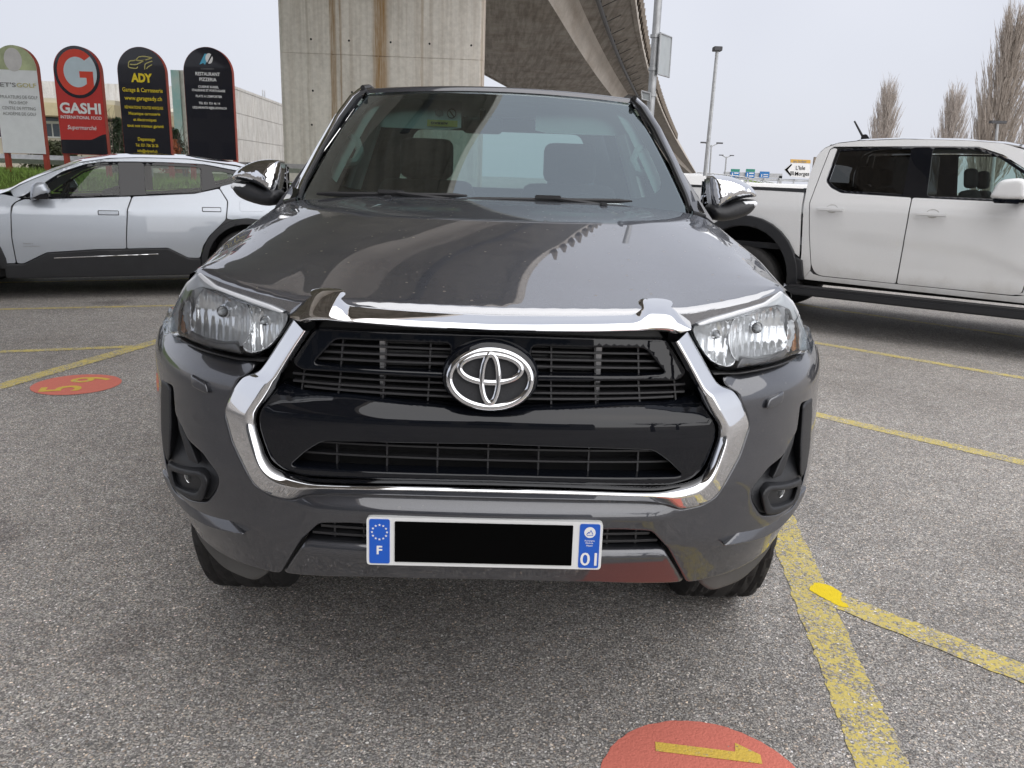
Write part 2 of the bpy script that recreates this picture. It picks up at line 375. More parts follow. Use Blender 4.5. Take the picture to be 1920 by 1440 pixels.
def panel(name, poly, place, m, parent=None, holes=(), r=.006, depth=.02, res=.03, off=None, sharp=40, extra=()):
    """a moulded sheet: outline `poly` in (u,v), lifted by place(u,v,d), edges rolled over with radius r, rim turned in by depth"""
    br = min(res, max(.0045, r*1.6)) if 0 < r < .02 and res < .02 else res
    loops = [densify(poly, br)] + [densify(h, br) for h in holes]
    pts = []; con = []
    for lp in loops:
        n0 = len(pts); pts += lp; con += [(n0+i, n0+(i+1) % len(lp)) for i in range(len(lp))]
    nb = len(pts); B = np.array(pts)
    cand = []
    if r > 0:
        fr = [.08, .28, .6, 1.0] if r < .03 else [.04, .12, .25, .42, .65, 1.0]
        for lp in loops:
            A = np.array(lp); T = np.roll(A, -1, 0)-np.roll(A, 1, 0); N_ = np.stack([-T[:, 1], T[:, 0]], 1); N_ /= np.maximum(np.linalg.norm(N_, axis=1, keepdims=True), 1e-9)
            for f_ in fr:
                for sg in (-1, 1): cand.append((A+N_*sg*r*f_, r*f_))
    keep = []
    def dall(P): return np.min([seg_dist(P, lp) for lp in loops], 0)
    def ok(P):
        k_ = inside(P, loops[0])
        for lp in loops[1:]: k_ &= ~inside(P, lp)
        return k_
    for P, dd in cand:
        k_ = ok(P) & (dall(P) > dd*.93); keep.append(P[k_])
    lo, hi = B.min(0), B.max(0)
    gx, gy = np.meshgrid(np.arange(lo[0]+res*.5, hi[0], res), np.arange(lo[1]+res*.5, hi[1], res)); G = np.stack([gx.ravel(), gy.ravel()], 1)
    for ex in extra: G = np.concatenate([G, np.array(ex, float)])
    if len(G):
        k_ = ok(G); G = G[k_]
        if len(G): dG = dall(G); keep.append(G[dG > max(r*1.25, res*.4)])
    I = np.concatenate(keep) if keep else np.zeros((0, 2))
    allp = np.concatenate([B, I])
    vo, eo, fo, ov, oe, of = delaunay_2d_cdt([Vector((float(p[0]), float(p[1]))) for p in allp], con, [], 0, 1e-7)
    P = np.array([(v_.x, v_.y) for v_ in vo]); T = np.array([f_ for f_ in fo if len(f_) == 3], int)
    cen = P[T].mean(1); T = T[ok(cen)]
    d = dall(P); dep = np.zeros(len(P))
    if r > 0:
        q = np.clip(d/r, 0, 1); dep = r*(1-np.sqrt(np.clip(1-(1-q)**2, 0, 1)))
    if off is not None: dep = dep + off(P[:, 0], P[:, 1])
    V = np.stack(place(P[:, 0], P[:, 1], dep), 1)
    # face the outside
    a, b_, c_ = V[T[:, 0]], V[T[:, 1]], V[T[:, 2]]; nn = np.cross(b_-a, c_-a).sum(0)
    V1 = np.stack(place(P[:, 0], P[:, 1], dep+.01), 1); outw = (V-V1).mean(0)
    if nn@outw < 0: T = T[:, ::-1]
    F = [tuple(x) for x in T]; V = list(map(tuple, V))
    if depth:
        cnt = {}
        for f_ in F:
            for i in range(3):
                e_ = (f_[i], f_[(i+1) % 3]); cnt[tuple(sorted(e_))] = None if tuple(sorted(e_)) in cnt else e_
        rim = [e_ for e_ in cnt.values() if e_]; ids = sorted({i for e_ in rim for i in e_})
        back = np.stack(place(P[ids, 0], P[ids, 1], dep[ids]+depth), 1); n0 = len(V); mt = {i: n0+j for j, i in enumerate(ids)}; mp_ = {i: n0+len(ids)+j for j, i in enumerate(ids)}
        V += [V[i] for i in ids] + list(map(tuple, back)); F += [(mt[b2], mt[a2], mp_[a2], mp_[b2]) for a2, b2 in rim]
    me = bpy.data.meshes.new(name); me.from_pydata([tuple(map(float, v_)) for v_ in V], [], [tuple(map(int, f_)) for f_ in F]); me.update()
    # area-weighted normals keep the broad faces true beside the tight rolled edges
    VA = np.array(V, float); N = np.zeros_like(VA)
    for k_ in (3, 4):
        Fk = np.array([f_ for f_ in F if len(f_) == k_], int)
        if not len(Fk): continue
        fn_ = np.cross(VA[Fk[:, 1]]-VA[Fk[:, 0]], VA[Fk[:, 2]]-VA[Fk[:, 0]])
        for q in range(k_): np.add.at(N, Fk[:, q], fn_)
    N /= np.maximum(np.linalg.norm(N, axis=1, keepdims=True), 1e-12)
    o = link(name, me, m, parent, True); me.normals_split_custom_set_from_vertices([tuple(n_) for n_ in N]); return o
def grid(name, P, m, parent=None, smooth=True, sharp=50, closed=False):
    """P[i][j] lattice of points -> quad sheet"""
    ni, nj = len(P), len(P[0]); V = [p for row in P for p in row]
    F = [(i*nj+j, i*nj+(j+1) % nj, (i+1)*nj+(j+1) % nj, (i+1)*nj+j) for i in range(ni-1) for j in range(nj if closed else nj-1)]
    return mesh(name, V, F, m, parent, smooth, sharp)
_tx = {}
def text2d(s, bold=0.0):
    """outline letters as flat triangles: (V, F, width, ymin, ymax) at height 1"""
    k_ = (s, bold)
    if k_ in _tx: return _tx[k_]
    cu = bpy.data.curves.new('t', 'FONT'); cu.body = s; cu.size = 1.0; cu.offset = bold; cu.align_x = 'CENTER'; cu.resolution_u = 3
    o = bpy.data.objects.new('t', cu); COL.objects.link(o)
    dg = bpy.context.evaluated_depsgraph_get(); dg.update()
    me = bpy.data.meshes.new_from_object(o.evaluated_get(dg))
    V = np.array([v_.co[:2] for v_ in me.vertices]).reshape(-1, 2); F = [tuple(p.vertices) for p in me.polygons]
    bpy.data.objects.remove(o); bpy.data.curves.remove(cu); bpy.data.meshes.remove(me)
    _tx[k_] = (V, F); return _tx[k_]
def letters(name, s, m, parent, origin, ux, uy, height, width=None, bold=0.0, shear=0.0):
    """letters lying in the plane of ux,uy, centred on origin; height = cap height"""
    V, F = text2d(s, bold)
    if not len(V): return None
    ymin, ymax = 0.0, .72
    sc = height/.72; W = V[:, 0].max()-V[:, 0].min(); cx = (V[:, 0].max()+V[:, 0].min())/2
    sx = sc if width is None else width/W
    o, ux, uy = (np.array(q, float) for q in (origin, ux, uy))
    P = [o + ux*((x-cx)*sx + shear*(y-.36)*sc) + uy*(y-.36)*sc for x, y in V]
    return mesh(name, P, F, m, parent)
# ================================================================= GROUND AND MARKINGS
def sheet(name, quad, z, m, parent=None):
    return mesh(name, [(x, y, z) for x, y in quad], [tuple(range(len(quad)))], m, parent)
g = sheet('ground', [(-1500, -600), (1500, -600), (1500, 2400), (-1500, 2400)], 0, 'asphalt'); tag(g, kind='structure')
def pline(a, b_, wdt, m='yellow_paint', z=.0020):
    a, b_ = np.array(a, float), np.array(b_, float); d = (b_-a)/np.linalg.norm(b_-a); n = np.array([-d[1], d[0]])*wdt/2
    L = np.linalg.norm(b_-a); k_ = max(2, int(L/.025)); loop = []
    for s in (1, -1):
        row = [(a+d*L*i/k_ + n*s*(1+random.uniform(-.085, .085))) for i in range(k_+1)]
        loop.append(row if s > 0 else row[::-1])
    V = [(p[0], p[1], z) for p in loop[0]+loop[1]]; n1 = k_+1
    F = [(i, i+1, 2*n1-2-i, 2*n1-1-i) for i in range(k_)]
    o = mesh('parking_line', V, F, m); tag(o, kind='structure'); return o
pline((.74, -1.5), (1.93, 5.4), .135)
pline((1.215, .905), (3.2, -1.14), .115, z=.0030)
pline((1.75, 3.53), (4.0, 1.27), .11)
pline((2.75, 5.85), (5.6, 2.95), .10)
pline((3.3, 8.5), (7.2, 4.2), .10)
pline((-6.6, 5.395), (-2.6, 6.79), .085)
pline((-6.0, 3.43), (-2.80, 4.60), .085)
pline((-3.47, 1.98), (-2.40, 6.10), .125, z=.0030)
pline((-8.5, 6.57), (-3.0, 8.98), .10)
blob = [(1.205, 1.005), (1.165, .955), (1.18, .915), (1.20, .885), (1.215, .86), (1.235, .835), (1.262, .85), (1.25, .88), (1.262, .905), (1.27, .94), (1.25, .985)]
o = sheet('fresh_paint_patch', [(x+random.uniform(-.004, .004), y+random.uniform(-.004, .004)) for x, y in spline(blob, 5, True)], .0042, 'yellow_paint_fresh'); tag(o, kind='structure')
def disc(c, r_, name, lbl):
    n = 90; o = sheet(name, [(c[0]+math.cos(2*math.pi*i/n)*r_*(1+random.uniform(-.008, .008)), c[1]+math.sin(2*math.pi*i/n)*r_*(1+random.uniform(-.008, .008))) for i in range(n)], .0030, 'red_paint')
    tag(o, lbl, kind='structure'); return o
d1 = disc((.543, -.025), .258, 'bay_number_disc', 'red painted disc on the asphalt with a yellow figure 1, nearest the camera')
a = np.array([.448, .130]); e = np.array([.708, .090]); u = (e-a)/np.linalg.norm(e-a); n_ = np.array([-u[1], u[0]])
one = [a-n_*.017, e-n_*.017, e+n_*.016, e-u*.058+n_*.050, e-u*.062+n_*.016, a+n_*.017]
sheet('digit', [(p[0], p[1]) for p in one], .0045, 'yellow_digit', d1)
d2 = disc((-2.69, 3.425), .262, 'bay_number_disc', 'red painted disc on the asphalt with the yellow figures 59, beside the left headlight')
def digit(ch, c, hgt, up, m, parent, z, wid):
    up = np.array(up, float); up /= np.linalg.norm(up); rt = np.array([up[1], -up[0], 0])
    return letters('digit', ch, m, parent, (c[0], c[1], z), rt, up, hgt, width=wid, bold=.012)
upv = (-.94, -.33, 0)
digit('5', (-2.735, 3.30), .24, upv, 'yellow_digit', d2, .0045, .135)
digit('9', (-2.665, 3.545), .24, upv, 'yellow_digit', d2, .0045, .135)
# loose stones and bits of dirt
mb = MB()
for i in range(260):
    x, y = random.uniform(-2.2, 2.6), random.uniform(-.35, 3.5); s = random.uniform(.0015, .0035)
    mb.add([(x-s, y-s*.7, .003), (x+s, y-s, .003), (x+s*.8, y+s, .003), (x-s*.9, y+s*.8, .003), (x, y, .003+s*.9)], [(0, 1, 4), (1, 2, 4), (2, 3, 4), (3, 0, 4)])
mat('pebble', (.30, .28, .25), .8, .4, 300)
tag(mb.build('loose_grit', 'pebble'), 'fine loose grit scattered over the car park asphalt', 'grit', kind='stuff')

# ================================================================= VIADUCT
concrete('pier_concrete', (.70, .665, .615), streak=(3.0, 3.0, .10), stains=[(-1.24, .11, .85, (.28, .17, .07)), (-1.05, .04, .7, (.27, .17, .08)), (-.02, .24, 1.0, (.33, .20, .085)), (1.05, .05, .5, (.3, .2, .1)), (2.62, .08, .5, (.36, .24, .14)), (-1.9, .04, .4, (.3, .26, .2))])
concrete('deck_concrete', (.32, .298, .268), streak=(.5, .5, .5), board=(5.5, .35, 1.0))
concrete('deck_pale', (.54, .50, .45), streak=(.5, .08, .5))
concrete('wall_concrete', (.56, .55, .52), streak=(2, 2, .3))
def edge_x(y): return .252*y - 5.5*(1-math.exp(-y/35.0)) - (2.3*((36-y)/36)**2 if y < 36 else 0)          # right-hand edge of the deck, y metres ahead of the camera
via = thing('viaduct', 'concrete road viaduct on a wide stained pier, crossing above and behind the truck', 'viaduct', (0, 20, 0))
vo_ = np.array([0, 20, 0.0])
ys = np.concatenate([np.arange(-44, 60, 2.0), np.arange(60, 200, 6.0), np.arange(200, 640, 25.0)])
Z0 = 1.40
def strip_part(name, prof, m):
    P = []
    for y in ys:
        x0 = edge_x(y); P.append([np.array([x0+dx, y-1.58, Z0+h]) - vo_ for dx, h in prof])
    return grid(name, P, m, via, True, 25)
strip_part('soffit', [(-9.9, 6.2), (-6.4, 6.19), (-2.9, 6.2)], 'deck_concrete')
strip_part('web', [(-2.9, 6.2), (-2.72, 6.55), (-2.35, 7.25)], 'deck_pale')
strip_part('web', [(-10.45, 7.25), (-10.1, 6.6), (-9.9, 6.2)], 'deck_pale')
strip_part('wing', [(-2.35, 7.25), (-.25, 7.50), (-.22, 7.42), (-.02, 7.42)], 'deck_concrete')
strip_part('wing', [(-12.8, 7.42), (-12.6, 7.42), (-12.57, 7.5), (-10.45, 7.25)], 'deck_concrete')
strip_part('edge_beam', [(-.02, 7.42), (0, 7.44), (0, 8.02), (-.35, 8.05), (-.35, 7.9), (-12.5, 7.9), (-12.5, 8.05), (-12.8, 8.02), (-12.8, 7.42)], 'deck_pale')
mat('pipe_dark', (.035, .036, .04), .5, .2)
mat('galvanised', (.42, .43, .44), .45, .15, 12, metal=.5)
mb = MB(); py_ = [y for y in ys if 8 <= y <= 150]
mb.tube([np.array([edge_x(y)-1.45, y-1.58, Z0+7.02])-vo_ for y in py_], .10, 8); mb.build('drain_pipe', 'pipe_dark', via, True)
hang = None
for y in np.arange(14, 80, 3.2):
    mb = MB(); x0 = edge_x(y)
    mb.tube([np.array(p)-vo_ for p in ((x0-1.45, y-1.58, Z0+7.35), (x0-1.45, y-1.58, Z0+7.12))], .02, 5)
    mb.tube([np.array(p)-vo_ for p in ((x0-1.40, y-1.58, Z0+7.1), (x0-.75, y-1.58, Z0+7.42))], .018, 5); mb.build('pipe_hanger', 'pipe_dark', via)
mat('weathered_wood', (.20, .17, .14), .8, .3, 4)
for y in np.arange(16, 150, 1.5):
    mb = MB(); x0 = edge_x(y); mb.box(np.array((x0+.03, y-1.58, Z0+8.1))-vo_, (.03, .66 if y < 90 else .66, .42 + .05*((int(y/1.5)) % 2))); mb.build('barrier_panel', 'weathered_wood', via)
# pier
PY = 22-1.58; pl, pr = at(524, 120, PY)[0], at(906, 120, PY)[0]
zj = at(720, 106, PY)[2]
pc = np.array([(pl+pr)/2, PY, 0]) - vo_; hw = (pr-pl)/2
pier = None
for z0, z1 in ((0, zj-.012), (zj+.012, Z0+6.25)):
    mb = MB(); mb.prism(fillet([(-hw, 0), (hw, 0), (hw, 1.9), (-hw, 1.9)], .10, 2), z0, z1, 'Z')
    o = mb.build('pier_lift', 'pier_concrete', via); o.location = pc
mb = MB(); mb.box((0, .95, 3.8), (hw-.02, .93, 3.8)); o = mb.build('pier_core', 'pier_concrete', via); o.location = pc
mb = MB()
for z in (2.55, 3.4, zj+.35, zj+1.5):
    for x in np.arange(-hw+.8, hw-.3, 1.03):
        mb.lathe([(.0001, -.004), (.028, -.004), (.028, .02)], (x+random.uniform(-.05, .05), 0, z), 'Y', 8)
o = mb.build('tie_hole', 'deep_black', via); o.location = pc; o['kind'] = 'stuff'
for x in (-1.62, -.35, .95, 1.95):
    mb = MB(); mb.box((x, .001, 2.3), (.006, .004, 2.3)); o = mb.build('form_joint', 'pier_concrete', via); o.location = pc
# ================================================================= DARK GREY PICKUP TRUCK
TR = thing('pickup_truck', 'dark grey pickup truck with big chrome grille surround, facing the camera', 'pickup truck', (0, 0, 0))
cl = lambda v: np.clip(v, 0, 1)
def ss(a, b_, v): q = cl((np.asarray(v, float)-a)/(b_-a)); return q*q*(3-2*q)
def kz(z): return 1+.035*cl((z-.93)/.1)+.05*cl((.66-z)/.14)**1.5
def skin(x, z):
    x = np.abs(np.asarray(x, float))*kz(np.asarray(z, float)); z = np.asarray(z, float)
    return .10*x*x + .5*(x/.94)**5 + .12*np.maximum(z-.75, 0) + .16*np.maximum(.62-z, 0)
def front(base=0.0): return lambda u, v, d: (u, skin(u, v)+base+d, v)
def both(name, poly, fn, m, par, **k):
    return [panel(name, poly, fn, m, par, **k), panel(name, flip(poly), fn, m, par, **{**k, **({'holes': [flip(h) for h in k['holes']]} if 'holes' in k else {})})]

CH_OUT = [(.417, 1.095), (.486, .993), (.494, .980), (.528, .966), (.545, .956), (.553, .938), (.574, .902), (.580, .880), (.575, .865), (.560, .816), (.527, .759), (.508, .728), (.477, .711), (.428, .705), (.385, .722), (.326, .728), (.175, .732), (0, .733)]
CH_IN = [(.378, 1.075), (.413, 1.023), (.459, .948), (.488, .905), (.498, .884), (.496, .857), (.485, .821), (.472, .788), (.444, .770), (.400, .761), (.325, .761), (.175, .766), (0, .768)]
FOG = [(.800, .884), (.781, .890), (.749, .896), (.743, .832), (.717, .811), (.695, .787), (.647, .770), (.610, .737), (.603, .717), (.614, .690), (.642, .654), (.703, .634), (.770, .628), (.805, .655), (.822, .690), (.826, .76), (.820, .85)]
FOGL = fillet(FOG, .010, 3)

# --- bumper: one painted shell with notches for the grille and the lower intake
half = [(0, .7315)] + [(u+.002 if v > .72 else u, v-.0015) for u, v in reversed(CH_OUT[3:-1])] + [(.513, .976), (.508, .990), (.548, .994), (.60, .998), (.68, .999), (.745, .999), (.83, .99), (.905, .98), (.935, .95), (.945, .85), (.94, .74), (.915, .66), (.865, .575), (.79, .532), (.70, .512), (.60, .507), (.480, .505), (.466, .508), (.404, .613), (.364, .657), (.30, .662), (0, .664)]
def bumper_off(x, z):
    ax = np.abs(x)
    o = 1.0*np.maximum(z-.962, 0)*ss(.50, .56, ax)
    wc = 1-ss(.36, .46, ax)
    o = o + wc*(-.012 + .70*np.maximum(z-.697, 0) + .10*np.maximum(.697-z, 0))
    zc = np.interp(ax, [.50, .547, .66, .76, .85, .92], [.597, .599, .607, .628, .690, .78])
    return o
exl = [(sx*x, np.interp(x, [.50, .547, .66, .76, .85, .92], [.597, .599, .607, .628, .690, .78])+dz) for sx in (-1, 1) for x in np.arange(.52, .93, .010) for dz in (-.014, -.008, -.002, .004, .009)]
bump_o = panel('bumper', fillet(sym(half), .01, 2), front(), 'graphite_paint_low', TR, holes=[FOGL, flip(FOGL)], r=.005, depth=.05, res=.013, off=bumper_off, sharp=62, extra=[exl])
# shelf below the fog lamps
SH_UP = [(.805, .640), (.76, .622), (.70, .628), (.648, .645), (.632, .650), (.59, .632), (.541, .608)]
SH_LO = [(.836, .640), (.80, .616), (.760, .602), (.707, .594), (.65, .594), (.60, .599), (.541, .606)]
def shelf_off(x, z):
    zl = np.interp(np.abs(x), [p[0] for p in reversed(SH_LO)], [p[1] for p in reversed(SH_LO)]); return -.016 + .75*np.maximum(z-zl-.003, 0)
both('bumper_shelf', spline(SH_LO, 4)+spline(SH_UP[::-1], 4), front(), 'graphite_paint_low', bump_o, r=.003, depth=.03, res=.009, off=shelf_off)
# black chin below the bumper wings
chin = [(.50, .515), (.70, .525), (.79, .545), (.81, .525), (.745, .472), (.64, .446), (.545, .448), (.505, .485)]
mat('chin_grey', (.075, .074, .072), .6, .2)
both('chin_lip', fillet(chin, .02), front(.020), 'chin_grey', bump_o, r=.012, depth=.06, res=.03)

# --- centre intake and lower skid panel
panel('intake_backing', sym([(0, .672), (.37, .668), (.42, .60), (0, .60)]), front(.055), 'deep_black', bump_o, r=0, depth=0, res=.05)
for z in (.640, .622):
    panel('slat', [(-.385 if z < .63 else -.365, z-.003), (.385 if z < .63 else .365, z-.003), (.385 if z < .63 else .365, z+.003), (-.385 if z < .63 else -.365, z+.003)], front(.018), 'slat_grey', bump_o, r=.001, depth=.03, res=.05)
for x in (-.27, .27, -.335, .335):
    panel('divider', [(x-.002, .614), (x+.002, .614), (x+.002, .655), (x-.002, .655)], front(.022), 'slat_grey', bump_o, r=0, depth=.03, res=.05)
def skid_off(x, z):
    ax = np.abs(x); return -.012 + .9*np.maximum(z-.596, 0) + .20*np.maximum(.59-z, 0) + .25*np.maximum(ax-.40-(.6-z)*.55, 0)
panel('skid_panel', fillet(sym([(0, .615), (.396, .611), (.462, .508), (.44, .506), (.25, .521), (0, .527)]), .008, 2), front(), 'graphite_paint_low', bump_o, r=.006, depth=.06, res=.016, off=skid_off)

# --- fog lamp bezels
def fog_off(x, z):
    ax = np.abs(x); return .012 + .030*ss(.70, .76, z)*ss(.80, .77, ax) + .018*ss(.78, .88, z)
HEXO = [(.792, .690), (.650, .728), (.630, .713), (.652, .655), (.700, .640), (.788, .634)]
HEXI = [(.770, .681), (.660, .714), (.651, .702), (.671, .667), (.758, .647)]
for sgn in (1, -1):
    M_ = lambda p: [(sgn*u, v) for u, v in p]
    bz = panel('fog_lamp_bezel', M_(FOGL), front(), 'dark_plastic', TR, r=.004, depth=.03, res=.012, off=fog_off, sharp=35)
    panel('pod', M_(fillet(HEXO, .012, 3)), front(-.010), 'dark_plastic', bz, holes=[M_(fillet(HEXI, .010, 3))], r=.007, depth=.05, res=.012, sharp=40)
    panel('recess', M_([(.715+(u-.715)*1.04, .682+(v-.682)*1.06) for u, v in HEXI]), front(.030), 'matte_black', bz, r=0, depth=0, res=.03)
    panel('fin', M_(fillet([(.812, .888), (.822, .80), (.820, .72), (.800, .692), (.786, .694), (.772, .722), (.760, .79), (.757, .886), (.775, .893)], .006)), front(-.006), 'dark_plastic', bz, r=.008, depth=.04, res=.012, sharp=40)
    panel('blade', M_(fillet([(.742, .83), (.735, .80), (.700, .735), (.665, .735), (.69, .775), (.715, .805)], .006)), front(.006), 'dark_plastic', bz, r=.006, depth=.03, res=.015, sharp=40)
    c = (sgn*.700, float(skin(.700, .690))+.010, .690)
    mb = MB(); mb.lathe([(.0001, 0), (.012, .002), (.020, .008), (.0225, .02)], (0, 0, 0), 'Y', 20); o = mb.build('fog_lamp', 'lens_clear', bz, True); o.location = c; o.rotation_euler = (0, 0, sgn*.25)
    mb = MB(); mb.lathe([(.0001, .018), (.010, .012), (.019, .006)], (0, 0, 0), 'Y', 20); o2 = mb.build('reflector', 'reflector', o, True)
    # headlight washer cover
    ws = [(sgn*u, v) for u, v in [(.678, .945), (.628, .935), (.622, .912), (.670, .919)]]
    panel('washer_cover', fillet(ws, .008, 3), front(-.011), 'graphite_paint_low', TR, r=.004, depth=.02, res=.02)

# --- grille
panel('grille_backing', sym([(0, 1.10), (.37, 1.085), (.42, 1.02), (.49, .91), (.49, .85), (.46, .78), (.40, .765), (0, .765)]), front(.085), 'deep_black', TR, r=0, depth=0, res=.06)
grille = panel('grille', fillet(sym([(0, 1.080), (.372, 1.077), (.425, 1.004), (.403, .987), (.33, .988), (0, .982)]), .014, 3), front(.004), 'gloss_black', TR,
               holes=[fillet(h, .012, 3) for h in ([(.085, 1.058), (.328, 1.057), (.377, 1.003), (.314, .999), (.085, .997)], [(-.085, 1.058), (-.085, .997), (-.314, .999), (-.377, 1.003), (-.328, 1.057)])], r=.004, depth=.03, res=.016)
def hbar(z, x0, x1, th=.0022, y=.022, m='slat_grey', par=None, bow=0.0):
    pts = np.linspace(x0, x1, max(2, int(abs(x1-x0)/.04)))
    lo = [(x, z-th+bow*x*x) for x in pts]; hi = [(x, z+th+bow*x*x) for x in pts[::-1]]
    return panel('slat', lo+hi, front(y), m, par or grille, r=.0008, depth=.028, res=.05)
for sgn in (1, -1):
    hbar(1.042, sgn*.08, sgn*.345); hbar(1.026, sgn*.08, sgn*.36); hbar(1.011, sgn*.08, sgn*.37)
for z in (.970, .954): hbar(z, -.425, .425, bow=.03)
hbar(.941, -.40, .40, bow=.05)
for x in (.13, .225, .32, .40):
    for sgn in (1, -1):
        zt = 1.058 if x < .33 else 1.0
        if x < .38: panel('divider', [(sgn*x-.0018, .999), (sgn*x+.0018, .999), (sgn*x*.985+.0018, zt), (sgn*x*.985-.0018, zt)], front(.026), 'slat_grey', grille, r=0, depth=.02, res=.06)
        panel('divider', [(sgn*x*1.02-.0018, .93), (sgn*x*1.02+.0018, .93), (sgn*x+.0018, .985), (sgn*x-.0018, .985)], front(.026), 'slat_grey', grille, r=0, depth=.02, res=.06)
# the cooler behind the slats
for i in range(13):
    z = .935+i*.0095; mb = MB(); mb.box((0, .085, z), (.225, .004, .0022)); mb.build('cooler_fin', 'radiator', grille)
for x in (-.232, .232): mb = MB(); mb.box((x, .082, .995), (.006, .006, .065)); mb.build('cooler_tank', 'alloy', grille)
# gloss black panel with the lower mesh opening
LOW = fillet([(-.354, .842), (-.39, .817), (-.424, .784), (-.412, .780), (0, .784), (.412, .780), (.424, .784), (.39, .817), (.354, .842), (.245, .846), (0, .851), (-.245, .846)], .012, 3)
def pan_off(x, z): return -.012 + .055*np.maximum((z-.905)/.03, 0)**1.4*.5 + .10*np.maximum(.86-z, 0)
pan = panel('grille_panel', fillet(sym([(0, .921), (.178, .930), (.297, .938), (.378, .938), (.456, .950), (.486, .906), (.495, .885), (.493, .858), (.483, .823), (.470, .790), (.445, .772), (.40, .761), (0, .767)]), .008, 2), front(), 'gloss_black', TR, holes=[LOW], r=.0045, depth=.04, res=.014, off=pan_off)
for z in (.828, .803): hbar(z, -.40 if z < .81 else -.375, .40 if z < .81 else .375, par=pan, y=.03)
for x in np.arange(-.33, .34, .11):
    panel('divider', [(x-.0018, .78), (x+.0018, .78), (x+.0018, .85), (x-.0018, .85)], front(.034), 'slat_grey', pan, r=0, depth=.02, res=.08)
# chrome surround: rolled inner bead, wide facet outside
PAIR = [((.417, 1.095), (.378, 1.075)), ((.450, 1.045), (.405, 1.035)), ((.483, .996), (.432, .992)), ((.500, .978), (.442, .975)), ((.530, .964), (.452, .960)), ((.549, .945), (.463, .942)), ((.563, .922), (.476, .922)), ((.576, .896), (.490, .902)), ((.580, .880), (.497, .886)), ((.575, .862), (.497, .862)), ((.560, .816), (.487, .826)), ((.544, .787), (.478, .800)), ((.527, .757), (.466, .782)), ((.508, .729), (.448, .771)), ((.477, .711), (.425, .765)), ((.430, .706), (.395, .761)), ((.388, .720), (.365, .760)), ((.326, .728), (.325, .761)), ((.175, .732), (.175, .766)), ((0, .733), (0, .768))]
def loft(name, pairs, prof, m, par, n=5, sharp=40):
    po, pi = spline([p[0] for p in pairs], n), spline([p[1] for p in pairs], n)
    full = list(zip(po, pi)); full = full + [((-a[0], a[1]), (-b_[0], b_[1])) for a, b_ in full[-2::-1]]
    P = []
    for a, b_ in full:
        row = []
        for t_, d in prof:
            x, z = b_[0]+(a[0]-b_[0])*t_, b_[1]+(a[1]-b_[1])*t_; row.append((x, float(skin(x, z))+d, z))
        P.append(row)
    return grid(name, P, m, par, True, sharp)
ring_o = loft('chrome_surround', PAIR, [(-.01, .04), (0, -.010), (.03, -.018), (.08, -.026), (.16, -.032), (.24, -.035), (.30, -.0345), (.36, -.032), (.55, -.024), (.75, -.016), (.92, -.009), (.98, -.006), (1.0, -.002), (1.0, .04)], 'chrome', TR)
STP = [((.430, 1.115), (.414, 1.099)), ((.405, 1.140), (.392, 1.090)), ((.382, 1.152), (.372, 1.094)), ((.332, 1.153), (.347, 1.096)), ((.314, 1.147), (.325, 1.095)), ((.298, 1.138), (.300, 1.094)), ((.27, 1.136), (.27, 1.093)), ((.18, 1.133), (.18, 1.090)), ((0, 1.129), (0, 1.088))]
loft('chrome_strip', STP, [(0, .03), (0, -.010), (.05, -.020), (.12, -.026), (.20, -.0285), (.28, -.027), (.42, -.019), (.6, -.004), (.8, .018), (.95, .040), (1, .052), (1, .07)], 'chrome', TR)
mb = MB()
panel('strip_shadow_gap', sym([(0, 1.100), (.35, 1.10), (.37, 1.075), (0, 1.079)]), front(.03), 'seal_black', TR, r=0, depth=0, res=.06)

# --- emblem: three ovals
EM = thing('tmp', None, None); bpy.data.objects.remove(EM)
ez = .999; ey = float(skin(0, ez))-.030; ez0 = np.array([0, ey, ez]); TILT = -.10
def etilt(x, d, z): return (x, ey+d+z*.12, ez+z)
def oval(cx, cz, rx, rz, tube, depth, flat=.75, n=64, taper=0.0):
    P = []
    for i in range(n):
        a = 2*math.pi*i/n; c, s = math.cos(a), math.sin(a); row = []
        nx, nz_ = c/rx, s/rz; L = math.hypot(nx, nz_); nx, nz_ = nx/L, nz_/L
        tw = tube*(1+taper*abs(s))
        for j in range(10):
            b_ = 2*math.pi*j/10; row.append(etilt(cx+c*rx+nx*math.cos(b_)*tw, -depth-math.sin(b_)*tube*flat, cz+s*rz+nz_*math.cos(b_)*tw))
        P.append(row)
    P.append(P[0]); return P
P = []
for f_, d in ((1.0, .03), (1.0, .006), (.975, .0), (.93, -.004), (.5, -.006), (.001, -.006)):
    P.append([etilt(math.cos(2*math.pi*i/56)*.1005*f_, d, math.sin(2*math.pi*i/56)*.0735*f_) for i in range(56)])
emb = grid('emblem', P, 'gloss_black', TR, closed=True)
mat('emblem_mesh', (.02, .021, .025), .45, .3, 300, bumpy=.6, bscale=900)
P = [[etilt(math.cos(2*math.pi*i/48)*.083*f_, -.0075, math.sin(2*math.pi*i/48)*.058*f_) for i in range(48)] for f_ in (1, .5, .001)]
grid('ground_plate', P, 'emblem_mesh', emb, closed=True)
grid('outer_oval', oval(0, -.001, .0835, .0580, .0075, .012), 'chrome', emb, closed=True)
grid('horizontal_oval', oval(0, .0205, .0630, .0285, .0066, .014), 'chrome', emb, closed=True)
grid('vertical_oval', oval(0, .0005, .0170, .0500, .0060, .0155), 'chrome', emb, closed=True)

